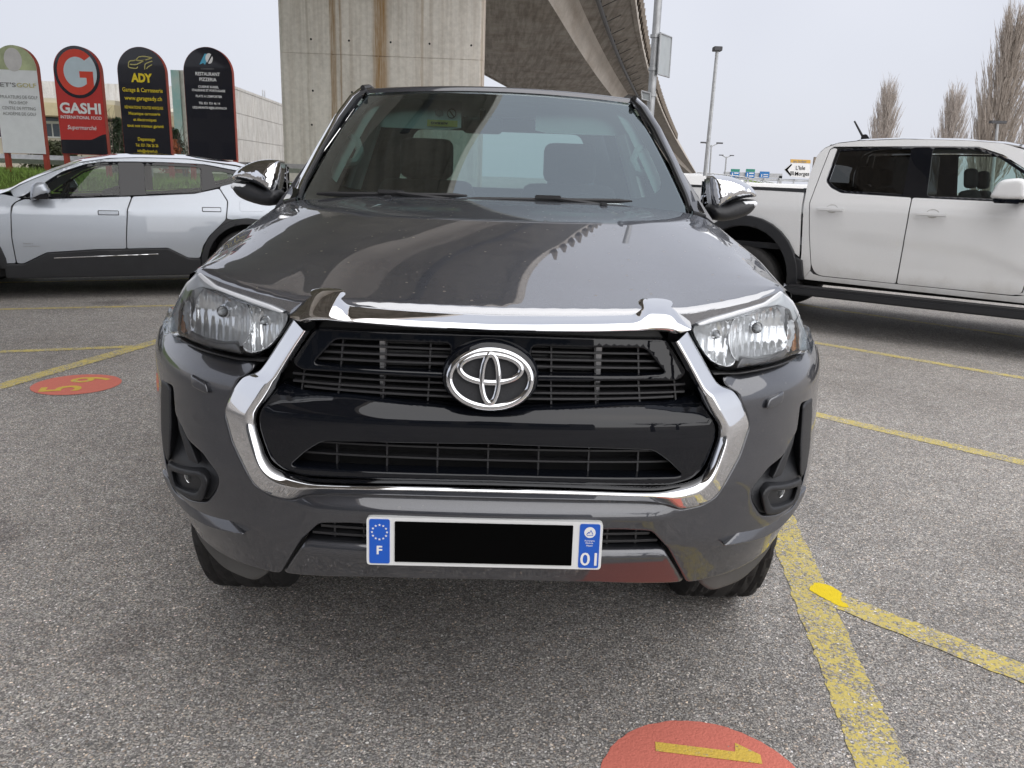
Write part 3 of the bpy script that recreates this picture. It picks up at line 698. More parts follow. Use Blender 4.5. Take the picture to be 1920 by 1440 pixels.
# --- number plate
pz, pyy = .634, float(skin(0, .622))-.022
PL = fillet([(-.26, -.055), (.26, -.055), (.26, .055), (-.26, .055)], .009, 4)
def pl_pt(u, d, v): return (u*.975-.002, pyy+d+v*.06, pz+v*.985)
def flat(name, poly, d, th, m, par):
    n = len(poly); V = [pl_pt(u, d, v) for u, v in poly]+[pl_pt(u, d+th, v) for u, v in poly]
    return mesh(name, V, [tuple(range(n)), tuple(range(2*n-1, n-1, -1))]+[(i, (i+1) % n, (i+1) % n+n, i+n) for i in range(n)], m, par)
plate = flat('number_plate', PL, 0, .012, 'plate_white', TR)
mb = MB(); mb.box((0, pyy+.03, pz), (.2, .017, .045)); mb.build('plate_bracket', 'matte_black', plate)
flat('blue_band', fillet([(-.254, -.051), (-.209, -.051), (-.209, .051), (-.254, .051)], .005, 3), -.0012, .001, 'plate_blue', plate)
flat('blue_band', fillet([(.209, -.051), (.254, -.051), (.254, .051), (.209, .051)], .005, 3), -.0012, .001, 'plate_blue', plate)
for i in range(12):
    a = 2*math.pi*i/12; cx, cz = -.2315+.0165*math.sin(a), .0215+.0165*math.cos(a)
    flat('star', [(cx+(.0031 if k_ % 2 == 0 else .0013)*math.sin(math.pi*k_/5), cz+(.0031 if k_ % 2 == 0 else .0013)*math.cos(math.pi*k_/5)) for k_ in range(10)], -.0020, .0006, 'print_white', plate)
def plt(s, u, v, h_, m, wd=None, bold=0.0): letters('lettering', s, m, plate, pl_pt(u, -.0020, v), (1, 0, 0), (0, .06, 1), h_, wd, bold)
plt('F', -.2315, -.019, .019, 'print_white', .012, .03)
plt('01', .2315, -.029, .030, 'print_white', .036, .010)
plt('Auvergne', .2315, .0135, .0040, 'print_white', .022, .01); plt('Rhône', .2315, .0080, .0040, 'print_white', .016, .01); plt('Alpes', .2315, .0022, .0040, 'print_white', .014, .01)
flat('region_mark', [(.2315+.0125*math.cos(2*math.pi*i/28), .0320+.0125*math.sin(2*math.pi*i/28)) for i in range(28)], -.0020, .0006, 'print_white', plate)
flat('mountain_line', [(.2235, .0275), (.2285, .0340), (.2300, .0320), (.2335, .0385), (.2390, .0285), (.2375, .0285), (.2335, .0362), (.2302, .0298), (.2285, .0315), (.2250, .0275)], -.0028, .0005, 'plate_blue', plate)
flat('mountain_line', [(.2250, .0258), (.2390, .0268), (.2390, .0258), (.2250, .0248)], -.0028, .0005, 'plate_blue', plate)
flat('black_cover', fillet([(-.198, -.046), (.194, -.046), (.194, .047), (-.198, .047)], .002, 2), -.0022, .0015, 'print_black', plate)

# --- headlights
mat('lamp_housing', (.76, .78, .81), .25, .05, metal=.15)
mat('lamp_trim', (.24, .24, .25), .3, .1, metal=.3)
HL = [(.663, 1.176), (.715, 1.135), (.762, 1.085), (.815, 1.032), (.842, 1.008), (.80, .992), (.735, 1.006), (.675, 1.004), (.61, 1.002), (.538, .999), (.500, 1.002), (.478, 1.022), (.443, 1.065), (.420, 1.101), (.431, 1.109), (.473, 1.121), (.537, 1.135), (.608, 1.149), (.645, 1.162)]
def ell(cx, cz, rx, rz, n=28): return [(cx+rx*math.cos(2*math.pi*i/n), cz+rz*math.sin(2*math.pi*i/n)) for i in range(n)]
for sgn in (1, -1):
    F_ = lambda p: [(sgn*u, v) for u, v in p]
    hl = panel('headlight', F_(fillet([(.5+(u-.5)*.985+.004, 1.06+(v-1.06)*.96) for u, v in HL], .006, 2)), front(.095), 'lamp_housing', TR, r=0, depth=0, res=.04)
    hl['label'] = 'clear headlamp unit ' + ('right' if sgn > 0 else 'left') + ' of the grille as seen'
    # main bowls: fluted mirrors
    def bowl(cx, cz, rx, rz, dp, fl):
        def f(x, z):
            q = ((np.abs(x)-cx)/rx)**2+((z-cz)/rz)**2
            fx = (np.abs(x)-cx+.25*(z-cz)**2/.07)/.0195; frac = fx-np.floor(fx)
            return dp*(1-np.clip(q, 0, 1.2)) + fl*(4*frac*(1-frac)) + .0035*np.floor((z-cz)/.034)*.3
        return f
    main = [(.702, 1.035), (.690, 1.095), (.660, 1.130), (.615, 1.138), (.565, 1.128), (.535, 1.105), (.528, 1.06), (.548, 1.020), (.60, 1.014), (.66, 1.014)]
    panel('main_reflector', F_(spline(main, 4, True)), front(.028), 'reflector', hl, r=.003, depth=.02, res=.0052, off=bowl(.612, 1.075, .09, .07, .045, .0045), sharp=40)
    inner = [(.530, 1.118), (.470, 1.108), (.440, 1.095), (.455, 1.062), (.492, 1.018), (.535, 1.008), (.545, 1.03), (.532, 1.07)]
    panel('side_reflector', F_(spline(inner, 4, True)), front(.030), 'reflector', hl, r=.003, depth=.02, res=.0052, off=bowl(.495, 1.065, .06, .06, .030, .004), sharp=40)
    panel('inner_trim', F_(fillet([(.545, 1.004), (.68, 1.010), (.705, 1.015), (.70, 1.030), (.655, 1.020), (.60, 1.020), (.56, 1.028)], .006, 2)), front(.018), 'lamp_trim', hl, r=.004, depth=.02, res=.02)
    outer = [(.700, 1.020), (.716, 1.014), (.742, 1.05), (.728, 1.10), (.700, 1.125), (.703, 1.08)]
    panel('outer_trim', F_(fillet(outer, .006)), front(.026), 'reflector', hl, r=.004, depth=.02, res=.012, off=lambda x, z: .003*np.sin(z*420))
    amb = [(.728, 1.012), (.752, 1.012), (.760, 1.032), (.745, 1.055), (.736, 1.035)]
    panel('turn_signal', F_(fillet(amb, .008)), front(.030), 'amber', hl, r=.004, depth=.02, res=.014, off=lambda x, z: .002*np.sin(z*500))
    for bx, bz, rr in ((.612, 1.082, .0075), (.500, 1.075, .006)):
        mb = MB(); mb.lathe([(.0001, -.022), (rr*.7, -.018), (rr, -.006), (rr, .03)], (0, 0, 0), 'Y', 16); o = mb.build('bulb', 'lamp_glass_frost', hl, True); o.location = (sgn*bx, float(skin(bx, bz))+.055, bz)
        mb = MB(); mb.lathe([(rr*1.5, .0), (rr*1.75, -.004), (rr*2.0, .0), (rr*2.0, .02)], (0, 0, 0), 'Y', 20); o = mb.build('bulb_collar', 'chrome', hl, True); o.location = (sgn*bx, float(skin(bx, bz))+.060, bz)
    # upper trim along the bonnet gap, pale colour standing in for mirrored sky
    tr = [(.655, 1.170), (.705, 1.140), (.738, 1.106), (.715, 1.090), (.692, 1.122), (.650, 1.138), (.60, 1.136), (.535, 1.121), (.450, 1.102), (.440, 1.107), (.474, 1.119), (.537, 1.133), (.608, 1.147)]
    panel('side_trim', F_(fillet([(.756, 1.012), (.80, 1.000), (.806, 1.030), (.765, 1.078), (.742, 1.104), (.735, 1.085), (.752, 1.06)], .006)), front(.014), 'lamp_housing', hl, r=.004, depth=.015, res=.012, off=lambda x, z: .002*np.sin(z*330))
    panel('upper_trim_sheen', F_(fillet(tr, .005, 2)), front(.007), 'lamp_housing', hl, r=.003, depth=.015, res=.014)
    panel('lens', F_(fillet(HL, .010, 3)), front(-.004), 'lens_clear', hl, r=.034, depth=.03, res=.014, sharp=60)
    # raised lamp corner
    blk = [(.795, 1.052), (.842, 1.010), (.80, .996), (.765, 1.020)]
    panel('side_marker', F_(fillet(blk, .006)), front(-.012), 'lens_clear', hl, r=.004, depth=.02, res=.02)
    mk = [(.782, 1.066), (.836, 1.012), (.800, .992), (.762, 1.014), (.764, 1.04)]
    panel('marker_block', F_(fillet(mk, .005)), lambda u, v, d: (u*1.004, skin(u, v)-.008+d, v), 'lens_clear', hl, r=.006, depth=.03, res=.012)
    # dark seal under the lamp
    sl = [(.486, 1.000), (.55, .997), (.68, 1.001), (.735, 1.003), (.735, 1.000), (.68, .997), (.55, .993), (.49, .996)]
    panel('seal', F_(sl), front(.010), 'seal_black', hl, r=.002, depth=.03, res=.03)

# --- bonnet
XE_Y = [.20, .30, .45, .60, .80, 1.00, 1.30]; XE_X = [.655, .700, .752, .782, .780, .763, .738]; XE_Z = [1.180, 1.166, 1.146, 1.148, 1.196, 1.236, 1.298]
def front_z(x): ax = np.abs(x); return np.interp(ax, [0, .25, .42, .50, .58, .66, .80], [1.131, 1.135, 1.140, 1.152, 1.166, 1.185, 1.185])
def front_y(x): return skin(x, 1.14)+.012
def hood_z0(x, y):
    yf = front_y(np.clip(np.abs(x), 0, .70)); u = cl((y-yf)/(1.25-yf)); z = front_z(x)
    zr = 1.318-.010*(np.abs(x)/.7)**2
    gg = 1-(1-u)**1.75
    dome = .006*(1-ss(.36+.06*u, .52+.06*u, np.abs(x)))*ss(.05, .35, u)
    return z+(zr-.014*0-z)*gg + dome
def hood_z(x, y):
    xe, zE = np.interp(y, XE_Y, XE_X), np.interp(y, XE_Y, XE_Z); ax = np.abs(x)
    q = np.clip((ax-.40)/(xe-.40), 0, 1.05)
    return hood_z0(x, y) + (zE-hood_z0(xe, y))*q**2.6
fx = np.linspace(0, .648, 16)
hoodp = [(float(x), float(front_y(x))) for x in fx] + [(.668, .215), (.700, .29), (.750, .44), (.780, .60), (.777, .80), (.760, 1.00), (.742, 1.20), (.70, 1.262), (.50, 1.235), (.25, 1.212), (0, 1.205)]
hood = panel('bonnet', sym(hoodp), lambda u, v, d: (u, v, hood_z(u, v)-d), 'graphite_paint', TR, r=.012, depth=.03, res=.022, sharp=60)
# gap below the bonnet edge
for sgn in (1, -1):
    gp = [(.425, 1.112), (.475, 1.123), (.54, 1.137), (.61, 1.151), (.650, 1.166), (.655, 1.180), (.60, 1.166), (.53, 1.150), (.47, 1.135), (.43, 1.122)]
    panel('bonnet_gap', [(sgn*u, v) for u, v in gp], front(.022), 'seal_black', hood, r=0, depth=.02, res=.03)
for sgn in (1, -1):   # washer nozzle
    mb = MB(); mb.box((sgn*.36, 1.12, float(hood_z(np.array([.36]), np.array([1.12]))[0])+.004), (.012, .018, .005)); mb.build('washer_nozzle', 'dark_plastic', hood, bevel=.003)

# --- wings
for sgn in (1, -1):
    P = []
    for y in np.linspace(.36, 1.42, 24):
        xe, zE = float(np.interp(y, XE_Y, XE_X))+.005, float(np.interp(y, XE_Y, XE_Z))-.003
        xo = float(np.interp(y, [.28, .40, .50, .60, .8, 1.4], [.74, .81, .845, .868, .885, .892]))
        P.append([(sgn*a, y, z) for a, z in ((xe-.01, zE-.03), (xe, zE-.004), (xe+.012, zE-.010), (xe+(xo-xe)*.45, zE-.055), (xe+(xo-xe)*.8, zE-.13), (xo, zE-.24), (xo+.004, .86))])
    grid('wing', P, 'graphite_paint_low', TR, sharp=80)

# --- windscreen, pillars, roof
clear('tinted_glass', (.30, .35, .34), 1.5)
def ws_pt(s, t_, lift=0.0):
    hwid = .690+(.568-.690)*t_
    y = (1.215+.085*s*s)*(1-t_) + (2.00+.055*s*s)*t_; z = 1.292+(1.752-.022*s*s-1.292)*t_ + .022*math.sin(math.pi*t_) + lift
    return (s*hwid, y, z)
def ws_patch(name, s0, s1, t0, t1, m, par, lift=0.0, ns=16, ntt=10):
    return grid(name, [[ws_pt(s0+(s1-s0)*i/ns, t0+(t1-t0)*j/ntt, lift) for i in range(ns+1)] for j in range(ntt+1)], m, par)
wsc = ws_patch('windscreen', -1, 1, 0, 1, 'windscreen', TR, 0.0, 24, 16)
mat('frit', (.008, .008, .009), .35, .05)
def frame_patch(par, m):
    V = []; F = []; N = 72
    def rr(a, inset_s, t_lo, t_hi):
        # rounded rectangle in (s,t)
        c, s = math.cos(a), math.sin(a); k_ = (abs(c)**7+abs(s)**7)**(-1/7.)
        return (c*k_*(1-inset_s), t_lo+(t_hi-t_lo)*(.5+.5*s*k_))
    for i in range(N):
        a = 2*math.pi*i/N
        o_ = (max(-1, min(1, math.cos(a)*(abs(math.cos(a))**40+abs(math.sin(a))**40)**(-1/40.))), .5+.5*max(-1, min(1, math.sin(a)*(abs(math.cos(a))**40+abs(math.sin(a))**40)**(-1/40.))))
        i_ = rr(a, .065, .085, .965); V += [ws_pt(o_[0], o_[1], -.004), ws_pt(i_[0], i_[1], -.004)]
    F = [(2*i, 2*((i+1) % N), 2*((i+1) % N)+1, 2*i+1) for i in range(N)]
    return mesh('black_border', V, F, m, par, True)
frame_patch(wsc, 'frit')
for sgn in (1, -1):
    # A pillar: painted outer face and black seal
    A = [(.692, 1.295, 1.290), (.690, 1.40, 1.348), (.664, 1.60, 1.475), (.632, 1.80, 1.600), (.600, 1.96, 1.692), (.572, 2.055, 1.735)]
    B_ = [(.752, 1.33, 1.270), (.742, 1.46, 1.345), (.715, 1.66, 1.470), (.682, 1.86, 1.600), (.645, 2.02, 1.698), (.604, 2.13, 1.752)]
    P = []
    for a, b2 in zip(A, B_):
        a, b2 = np.array(a), np.array(b2); mid = (a+b2)/2+np.array([.012, -.008, .016]); lo = b2+np.array([.022, .05, -.03])
        P.append([(sgn*q[0], q[1], q[2]) for q in (a+np.array([.008, 0, .002]), a+np.array([.014, -.004, .012]), mid, b2, lo)])
    grid('a_pillar', P, 'graphite_paint_low', TR, sharp=80)
    mb = MB(); mb.tube([(sgn*(a[0]+.006), a[1]-.004, a[2]+.008) for a in A], .009, 6); mb.build('windscreen_seal', 'seal_black', wsc, True)
    cp = [(sgn*.69, 1.235, 1.300), (sgn*.752, 1.285, 1.287), (sgn*.748, 1.40, 1.335), (sgn*.70, 1.36, 1.330)]
    mb = MB(); mb.add([(x, y, z+.006) for x, y, z in cp]+[(x, y, z-.03) for x, y, z in cp], [(0, 1, 2, 3), (0, 4, 5, 1), (1, 5, 6, 2), (2, 6, 7, 3), (3, 7, 4, 0)]); mb.build('cowl_corner', 'gloss_black', TR, bevel=.004)
P = []
for y in np.linspace(0, 1, 16):
    row = []
    for s in np.linspace(-1, 1, 25):
        yy = 2.00+.055*s*s+y*1.55; e = abs(s)
        z = 1.756-.020*s*s + .050*(1-(1-min(1, y*2.4))**2) - .035*max(0, y-.75)/.25*.6 - .055*max(0, e-.82)/.18*max(0, e-.82)/.18
        row.append((s*(.570+.055*min(1, y*4)), yy, z))
    P.append(row)
roof = grid('roof', P, 'graphite_paint', TR, sharp=80)
ws_hdr = [[(s*.572, 1.985+.055*s*s+d, 1.748-.022*s*s+h) for s in np.linspace(-1, 1, 25)] for d, h in ((.0, .000), (.004, .012), (.02, .020), (.045, .024))]
grid('roof_edge', ws_hdr, 'graphite_paint_low', roof, sharp=80)
for sgn in (1, -1):
    mb = MB(); mb.tube([(sgn*.585, 2.02, 1.748), (sgn*.615, 2.4, 1.79), (sgn*.62, 3.4, 1.775)], .010, 6); mb.build('roof_ditch', 'seal_black', roof, True)
# cab sides with windows, doors below, pickup bed behind
def side_fn(sgn, wz): return lambda u, v, d: (sgn*(wz(v)-d), u, v)
wb = lambda z: .892-.30*np.maximum(z-1.0, 0)**1.3
wg = lambda z: .835-.42*np.maximum(z-1.24, 0)
for sgn in (1, -1):
    arch = lambda c: [(c+.46*math.cos(a), .40+.46*math.sin(a)) for a in np.linspace(math.pi, 0, 14)]
    fw_ = [(.62, .95), (.63, .72)] + [p for p in arch(1.0) if p[1] > .70 or p[0] > 1.1 and p[1] > .5] + [(1.50, .50), (1.52, .95), (1.45, 1.10), (.95, 1.06)]
    panel('front_wing', fw_, side_fn(sgn, wb), 'graphite_paint_low', TR, r=.006, depth=.03, res=.05)
    fd = panel('door', [(1.53, .48), (2.52, .48), (2.52, 1.25), (1.47, 1.25), (1.53, .95)], side_fn(sgn, wb), 'graphite_paint_low', TR, r=.008, depth=.03, res=.06)
    rd = panel('door', [(2.53, .48), (3.15, .48), (3.40, .85), (3.42, 1.25), (2.53, 1.25)], side_fn(sgn, wb), 'graphite_paint_low', TR, r=.008, depth=.03, res=.06)
    for d_, y0 in ((fd, 2.40), (rd, 3.28)):
        mb = MB(); mb.box((sgn*.905, y0-.02, 1.10), (.012, .09, .014)); mb.build('handle', 'chrome', d_, bevel=.005)
    bs = [(3.44, .60)] + [p for p in arch(4.085) if p[1] > .6] + [(5.28, .60), (5.28, 1.24), (3.44, 1.24)]
    panel('bed_side', bs, side_fn(sgn, wb), 'graphite_paint_low', TR, r=.008, depth=.04, res=.08)
    # greenhouse
    gh = panel('cab_side', [(1.44, 1.26), (3.52, 1.26), (3.46, 1.45), (3.30, 1.74), (2.15, 1.745)], side_fn(sgn, wg), 'graphite_paint_low', TR, holes=[fillet([(1.60, 1.29), (2.44, 1.29), (2.44, 1.68), (2.14, 1.68)], .03), fillet([(2.54, 1.29), (3.36, 1.29), (3.24, 1.67), (2.54, 1.68)], .03)], r=.004, depth=.03, res=.08)
    panel('side_window', [(1.56, 1.27), (3.38, 1.27), (3.26, 1.70), (2.10, 1.70)], lambda u, v, d: (sgn*(wg(v)-.015-d), u, v), 'window_glass', TR, r=0, depth=0, res=.2)
    mb = MB(); mb.tube([(sgn*.822, 2.49, 1.27), (sgn*.645, 2.49, 1.69)], .02, 6); mb.build('b_pillar', 'seal_black', gh)
    # sill step
    mb = MB(); mb.tube([(sgn*.90, 1.62, .44), (sgn*.93, 1.75, .44), (sgn*.93, 3.25, .44), (sgn*.90, 3.40, .44)], .035, 8); mb.build('side_step', 'dark_plastic', TR, True)
P = [[(x, 3.52+.02*math.cos(x*2), z) for x in np.linspace(-.80, .80, 5)] for z in (.70, 1.30)]
grid('cab_back', P, 'graphite_paint_low', TR)
bk = panel('rear_panel', sym(fillet([(0, 1.26), (.82, 1.26), (.60, 1.75), (0, 1.77)], .03)), lambda u, v, d: (u, 3.50-.16*(v-1.26)-d*0+0*u, v), 'graphite_paint_low', TR, holes=[fillet([(-.62, 1.33), (.62, 1.33), (.50, 1.66), (-.50, 1.66)], .05)], r=0, depth=0, res=.1)
panel('rear_window', [(-.65, 1.31), (.65, 1.31), (.52, 1.69), (-.52, 1.69)], lambda u, v, d: (u, 3.515-.16*(v-1.26)+0*u, v), 'tinted_glass', TR, r=0, depth=0, res=.2)
mb = MB(); mb.box((0, 4.40, .78), (.80, .86, .03)); mb.build('bed_floor', 'dark_plastic', TR)
mb = MB(); mb.box((0, 5.29, .92), (.84, .03, .32)); mb.build('tailgate', 'graphite_paint_low', TR, bevel=.01)
mb = MB(); mb.box((0, 2.9, .52), (.40, 2.2, .08)); mb.box((0, 2.9, .47), (.82, 1.3, .02)); mb.build('chassis', 'deep_black', TR)
mb = MB(); mb.box((0, .75, .60), (.50, .45, .10)); mb.box((0, 1.0, .45), (.62, .06, .05)); mb.build('underbody', 'deep_black', TR)
# wheel housings
for sgn in (1, -1):
    for yc in (1.0, 4.085):
        P = [[(sgn*x, yc+.45*math.cos(a), .42+.45*math.sin(a)) for x in (.50, .84)] for a in np.linspace(-.1, math.pi-.35, 16)]
        grid('wheel_housing', P, 'deep_black', TR)

# --- wheels
def tyre_mesh(Rr, W, n=120):
    prof = []
    for k_ in np.linspace(-1, 1, 27):
        a = abs(k_); r_ = Rr - .004*a*a - (.05*((a-.82)/.18)**2 if a > .82 else 0); prof.append((k_*W/2, r_, a))
    P = []
    for i in range(n):
        row = []
        for j, (x, r_, a) in enumerate(prof):
            gd = 0
            if j in (5, 9, 10, 16, 17, 21): gd = .009
            ph = (i + (j*2 if x > 0 else -j*2)) % 6
            if a > .25 and ph == 0 and a < .93: gd = .009
            rr = r_-gd; th = 2*math.pi*i/n; row.append((x, rr*math.cos(th), rr*math.sin(th)))
        # side walls
        th = 2*math.pi*i/n
        L = [(-W*.5, Rr-.055), (-W*.51, Rr-.09), (-W*.45, Rr-.15), (-W*.40, Rr-.165)]
        left = [(x, r_*math.cos(th), r_*math.sin(th)) for x, r_ in reversed(L)]; right = [(-x, r_*math.cos(th), r_*math.sin(th)) for x, r_ in L]
        P.append(left+row+right)
    P.append(P[0]); nj = len(P[0]); V = [p for rw in P[:-1] for p in rw]; n_ = n
    F = [(i*nj+j, i*nj+j+1, ((i+1) % n_)*nj+j+1, ((i+1) % n_)*nj+j) for i in range(n_) for j in range(nj-1)]
    me = bpy.data.meshes.new('tyre'); me.from_pydata(V, [], F); me.update(); me.materials.append(MATS['rubber'])
    me.polygons.foreach_set('use_smooth', [True]*len(F)); me.set_sharp_from_angle(angle=R(28)); return me
def rim_mesh(Rr, spokes=6):
    mb = MB(); mb.lathe([(Rr, .10), (Rr, -.09), (Rr-.012, -.10), (Rr-.03, -.085), (Rr-.035, .10)], axis='X', n=40)
    for i in range(spokes):
        a = 2*math.pi*i/spokes
        for da in (-.13, .13):
            p0 = (-.085, .045*math.cos(a), .045*math.sin(a)); p1 = (-.075, (Rr-.02)*math.cos(a+da), (Rr-.02)*math.sin(a+da)); mb.tube([p0, p1], [.028, .020], 6)
    mb.lathe([(.0001, -.11), (.03, -.108), (.055, -.095), (.07, -.05)], axis='X', n=20)
    mb.lathe([(Rr-.05, -.01), (.0001, -.01)], axis='X', n=24)
    o = mb.build('tmp', 'alloy', None, True); me = o.data; bpy.data.objects.remove(o); return me
TY, RM = tyre_mesh(.388, .265), rim_mesh(.235)
def wheel(par, loc, outward, ty, rm, axis='X', steer=0.0):
    o = bpy.data.objects.new('wheel', rm); COL.objects.link(o); o.parent = par; o.location = loc
    o.rotation_euler = (0, 0, (0 if outward < 0 else math.pi) + (math.pi/2 if axis == 'Y' else 0) + steer)
    c = bpy.data.objects.new('tyre', ty); COL.objects.link(c); c.parent = o; return o
for sgn in (1, -1):
    wheel(TR, (sgn*.772, 1.0, .386), sgn, TY, RM); wheel(TR, (sgn*.775, 4.085, .386), sgn, TY, RM)

# --- mirrors
for sgn in (1, -1):
    up_ = [(.806, 1.418), (.830, 1.432), (.885, 1.430), (.935, 1.416), (.975, 1.395), (.995, 1.372), (.998, 1.357), (.962, 1.352), (.910, 1.342), (.862, 1.322), (.828, 1.302), (.812, 1.335)]
    lo_ = [(.806, 1.318), (.862, 1.320), (.915, 1.338), (.965, 1.346), (.996, 1.342), (.993, 1.318), (.965, 1.288), (.905, 1.268), (.845, 1.262), (.812, 1.278)]
    fn = lambda u, v, d: (u*1.018, 1.45+.35*np.maximum(np.abs(u)-.82, 0)+.30*np.maximum(v-1.33, 0)+d*1.3, v)
    mc = panel('mirror', [(sgn*u, v) for u, v in spline(up_, 4, True)], fn, 'chrome', TR, r=.052, depth=.05, res=.009, sharp=None)
    panel('lower_shell', [(sgn*u, v) for u, v in spline(lo_, 4, True)], lambda u, v, d: fn(u, v, d+.006), 'dark_plastic', mc, r=.036, depth=.05, res=.012, sharp=None)
    ind = [(.930, 1.338), (.985, 1.343), (.995, 1.332), (.988, 1.318), (.94, 1.322)]
    panel('indicator', [(sgn*u, v) for u, v in fillet(ind, .005)], lambda u, v, d: fn(u, v, d+.012), 'lamp_glass_frost', mc, r=.008, depth=.02, res=.02)
    mb = MB(); mb.box((sgn*.90, 1.64, 1.345), (.085, .012, .072)); mb.build('glass', 'chrome', mc, bevel=.008)
    mb = MB(); mb.tube([(sgn*.84, 1.58, 1.285), (sgn*.775, 1.60, 1.262)], [.032, .036], 8); mb.build('arm', 'dark_plastic', mc, True)

# --- cowl and wipers
P = [[(x, 1.19+.085*(x/.7)**2+dy, 1.300+dz-.010*(x/.7)**2) for x in np.linspace(-.69, .69, 21)] for dy, dz in ((-.01, -.025), (.0, -.012), (.05, -.004), (.075, .0))]
grid('cowl', P, 'matte_black', TR)
def wiper(x0, x1, px0):
    pts = []
    for i in range(13):
        x = x0+(x1-x0)*i/12; s = x/.69; p = ws_pt(s, .020+.022*i/12); pts.append((x, p[1]-.014, p[2]+.017))
    mb = MB(); mb.tube(pts, [.004]+[.0085]*11+[.003], 6); wo = mb.build('wiper', 'matte_black', TR, True)
    mid = pts[6]; mb = MB(); mb.box((mid[0], mid[1]-.004, mid[2]+.010), (.045, .010, .007)); mb.build('blade_clip', 'matte_black', wo, bevel=.003)
    a = ws_pt(px0/.69, .0); mb = MB(); mb.tube([(px0, a[1]-.03, a[2]+.004), ((px0+mid[0])/2, (a[1]+mid[1])/2-.02, (a[2]+mid[2])/2+.010), (mid[0], mid[1]-.006, mid[2]+.010)], [.011, .009, .006], 6); mb.build('wiper_arm', 'matte_black', wo, True)
wiper(-.63, -.10, -.02); wiper(-.12, .48, .47)

# --- cab interior
mb = MB(); V = []
P = [[(x, y, z-.03*(x/.66)**4) for x in np.linspace(-.66, .66, 13)] for y, z in ((1.30, 1.27), (1.45, 1.285), (1.65, 1.285), (1.78, 1.25), (1.80, 1.10))]
dash = grid('dashboard', P, 'dash', TR)
P = [[(.38+x, y, z+.05*math.exp(-(x/.16)**2)) for x in np.linspace(-.24, .24, 13)] for y, z in ((1.50, 1.27), (1.60, 1.292), (1.72, 1.285), (1.79, 1.22))]
grid('binnacle', P, 'dash', dash)
mb = MB(); mb.lathe([(.185, -.012), (.197, 0), (.185, .012), (.173, 0), (.185, -.012)], (0, 0, 0), 'Y', 32); o = mb.build('steering_wheel', 'seat_cloth', TR, True); o.location = (.37, 1.93, 1.16); o.rotation_euler = (R(-22), 0, 0)
mb = MB(); mb.box((.37, 1.90, 1.15), (.17, .02, .03)); mb.build('wheel_hub', 'seat_cloth', TR, bevel=.01)
def seat(x):
    mb = MB(); mb.rbox((x, 2.55, 1.05), (.25, .08, .33), .07, rx=R(-14)); s = mb.build('seat', 'seat_cloth', TR, 'weld')
    mb = MB(); mb.rbox((x, 2.60, 1.475), (.135, .05, .10), .045, rx=R(-8)); mb.build('headrest', 'seat_cloth', s, 'weld')
    for dx in (-.06, .06):
        mb = MB(); mb.tube([(x+dx, 2.585, 1.33), (x+dx, 2.60, 1.40)], .007, 6); mb.build('headrest_post', 'chrome', s)
seat(-.36); seat(.37)
mb = MB(); mb.rbox((0, 3.25, 1.05), (.66, .09, .25), .06, rx=R(-12)); mb.build('rear_bench', 'seat_cloth', TR, 'weld')
for x in (-.42, .42):
    mb = MB(); mb.rbox((x, 3.30, 1.36), (.12, .04, .055), .03); mb.build('rear_headrest', 'seat_cloth', TR, 'weld')
P = [[(s*.60, y, 1.735+.03*math.sin((y-2)/1.5*math.pi)-.04*s**4) for s in np.linspace(-1, 1, 9)] for y in (2.03, 2.5, 3.0, 3.48)]
grid('headliner', P, 'trim_grey', TR)
for sgn in (1, -1):
    A2 = [(.655, 1.34, 1.285), (.645, 1.45, 1.345), (.618, 1.62, 1.455), (.585, 1.82, 1.58), (.555, 1.97, 1.665), (.53, 2.05, 1.70)]
    P = [[(sgn*(x+dx), y+dy, z+dz) for dx, dy, dz in ((-.045, .0, .0), (.0, .0, .012), (.05, .06, .0), (.07, .12, -.02))] for x, y, z in A2]
    pt = grid('pillar_trim', P, 'trim_grey', TR, sharp=80)
    mb = MB(); mb.tube([(sgn*.600, 1.74, 1.535), (sgn*.562, 1.72, 1.515), (sgn*.545, 1.70, 1.475), (sgn*.562, 1.66, 1.435), (sgn*.61, 1.62, 1.425)], .018, 8); mb.build('grab_handle', 'trim_grey', pt, True)
    mb = MB(); mb.tube([(sgn*.745, 2.49, 1.08), (sgn*.745, 2.49, 1.26), (sgn*.60, 2.49, 1.66)], [.05, .045, .04], 8); mb.build('pillar_trim', 'trim_grey', TR, True)
    mb = MB(); mb.box((sgn*.76, 2.3, 1.12), (.03, .75, .14)); mb.build('door_trim', 'dash', TR, bevel=.02)
v0, v1 = at(697, 210, 2.02), at(863, 256, 1.95)
P = [[(v0[0]+(v1[0]-v0[0])*(.5+.5*s), 2.06-.06*q, 1.712-.125*q+.010*s**8*q) for s in np.linspace(-1, 1, 9)] for q in (0, .33, .66, .95, 1.0)]
vis = grid('sun_visor', P, 'visor', TR)
vm = [(v0[0]+.02), 0]
mat('airbag_sticker_yellow', (.75, .62, .05), .5, .02)
def vpt(a, q, d): return (v0[0]+(v1[0]-v0[0])*a, 2.06-.06*q-.003*d, 1.712-.125*q)
def vis_quad(name, a0, a1, q0, q1, d, m): return mesh(name, [vpt(a0, q0, d), vpt(a1, q0, d), vpt(a1, q1, d), vpt(a0, q1, d)], [(0, 1, 2, 3)], m, vis)
vis_quad('warning_sticker', .62, .96, .22, .90, 1, 'print_white'); vis_quad('warning_band', .62, .96, .68, .90, 1.6, 'airbag_sticker_yellow')
ub = np.array(vpt(.79, .79, 2.4)); letters('lettering', 'AIRBAG', 'print_black', vis, ub+np.array([-.012, 0, 0]), (-1, 0, 0), (0, -.06/.139, -.125/.139), .011, .075, .03)
n = 20; V = []
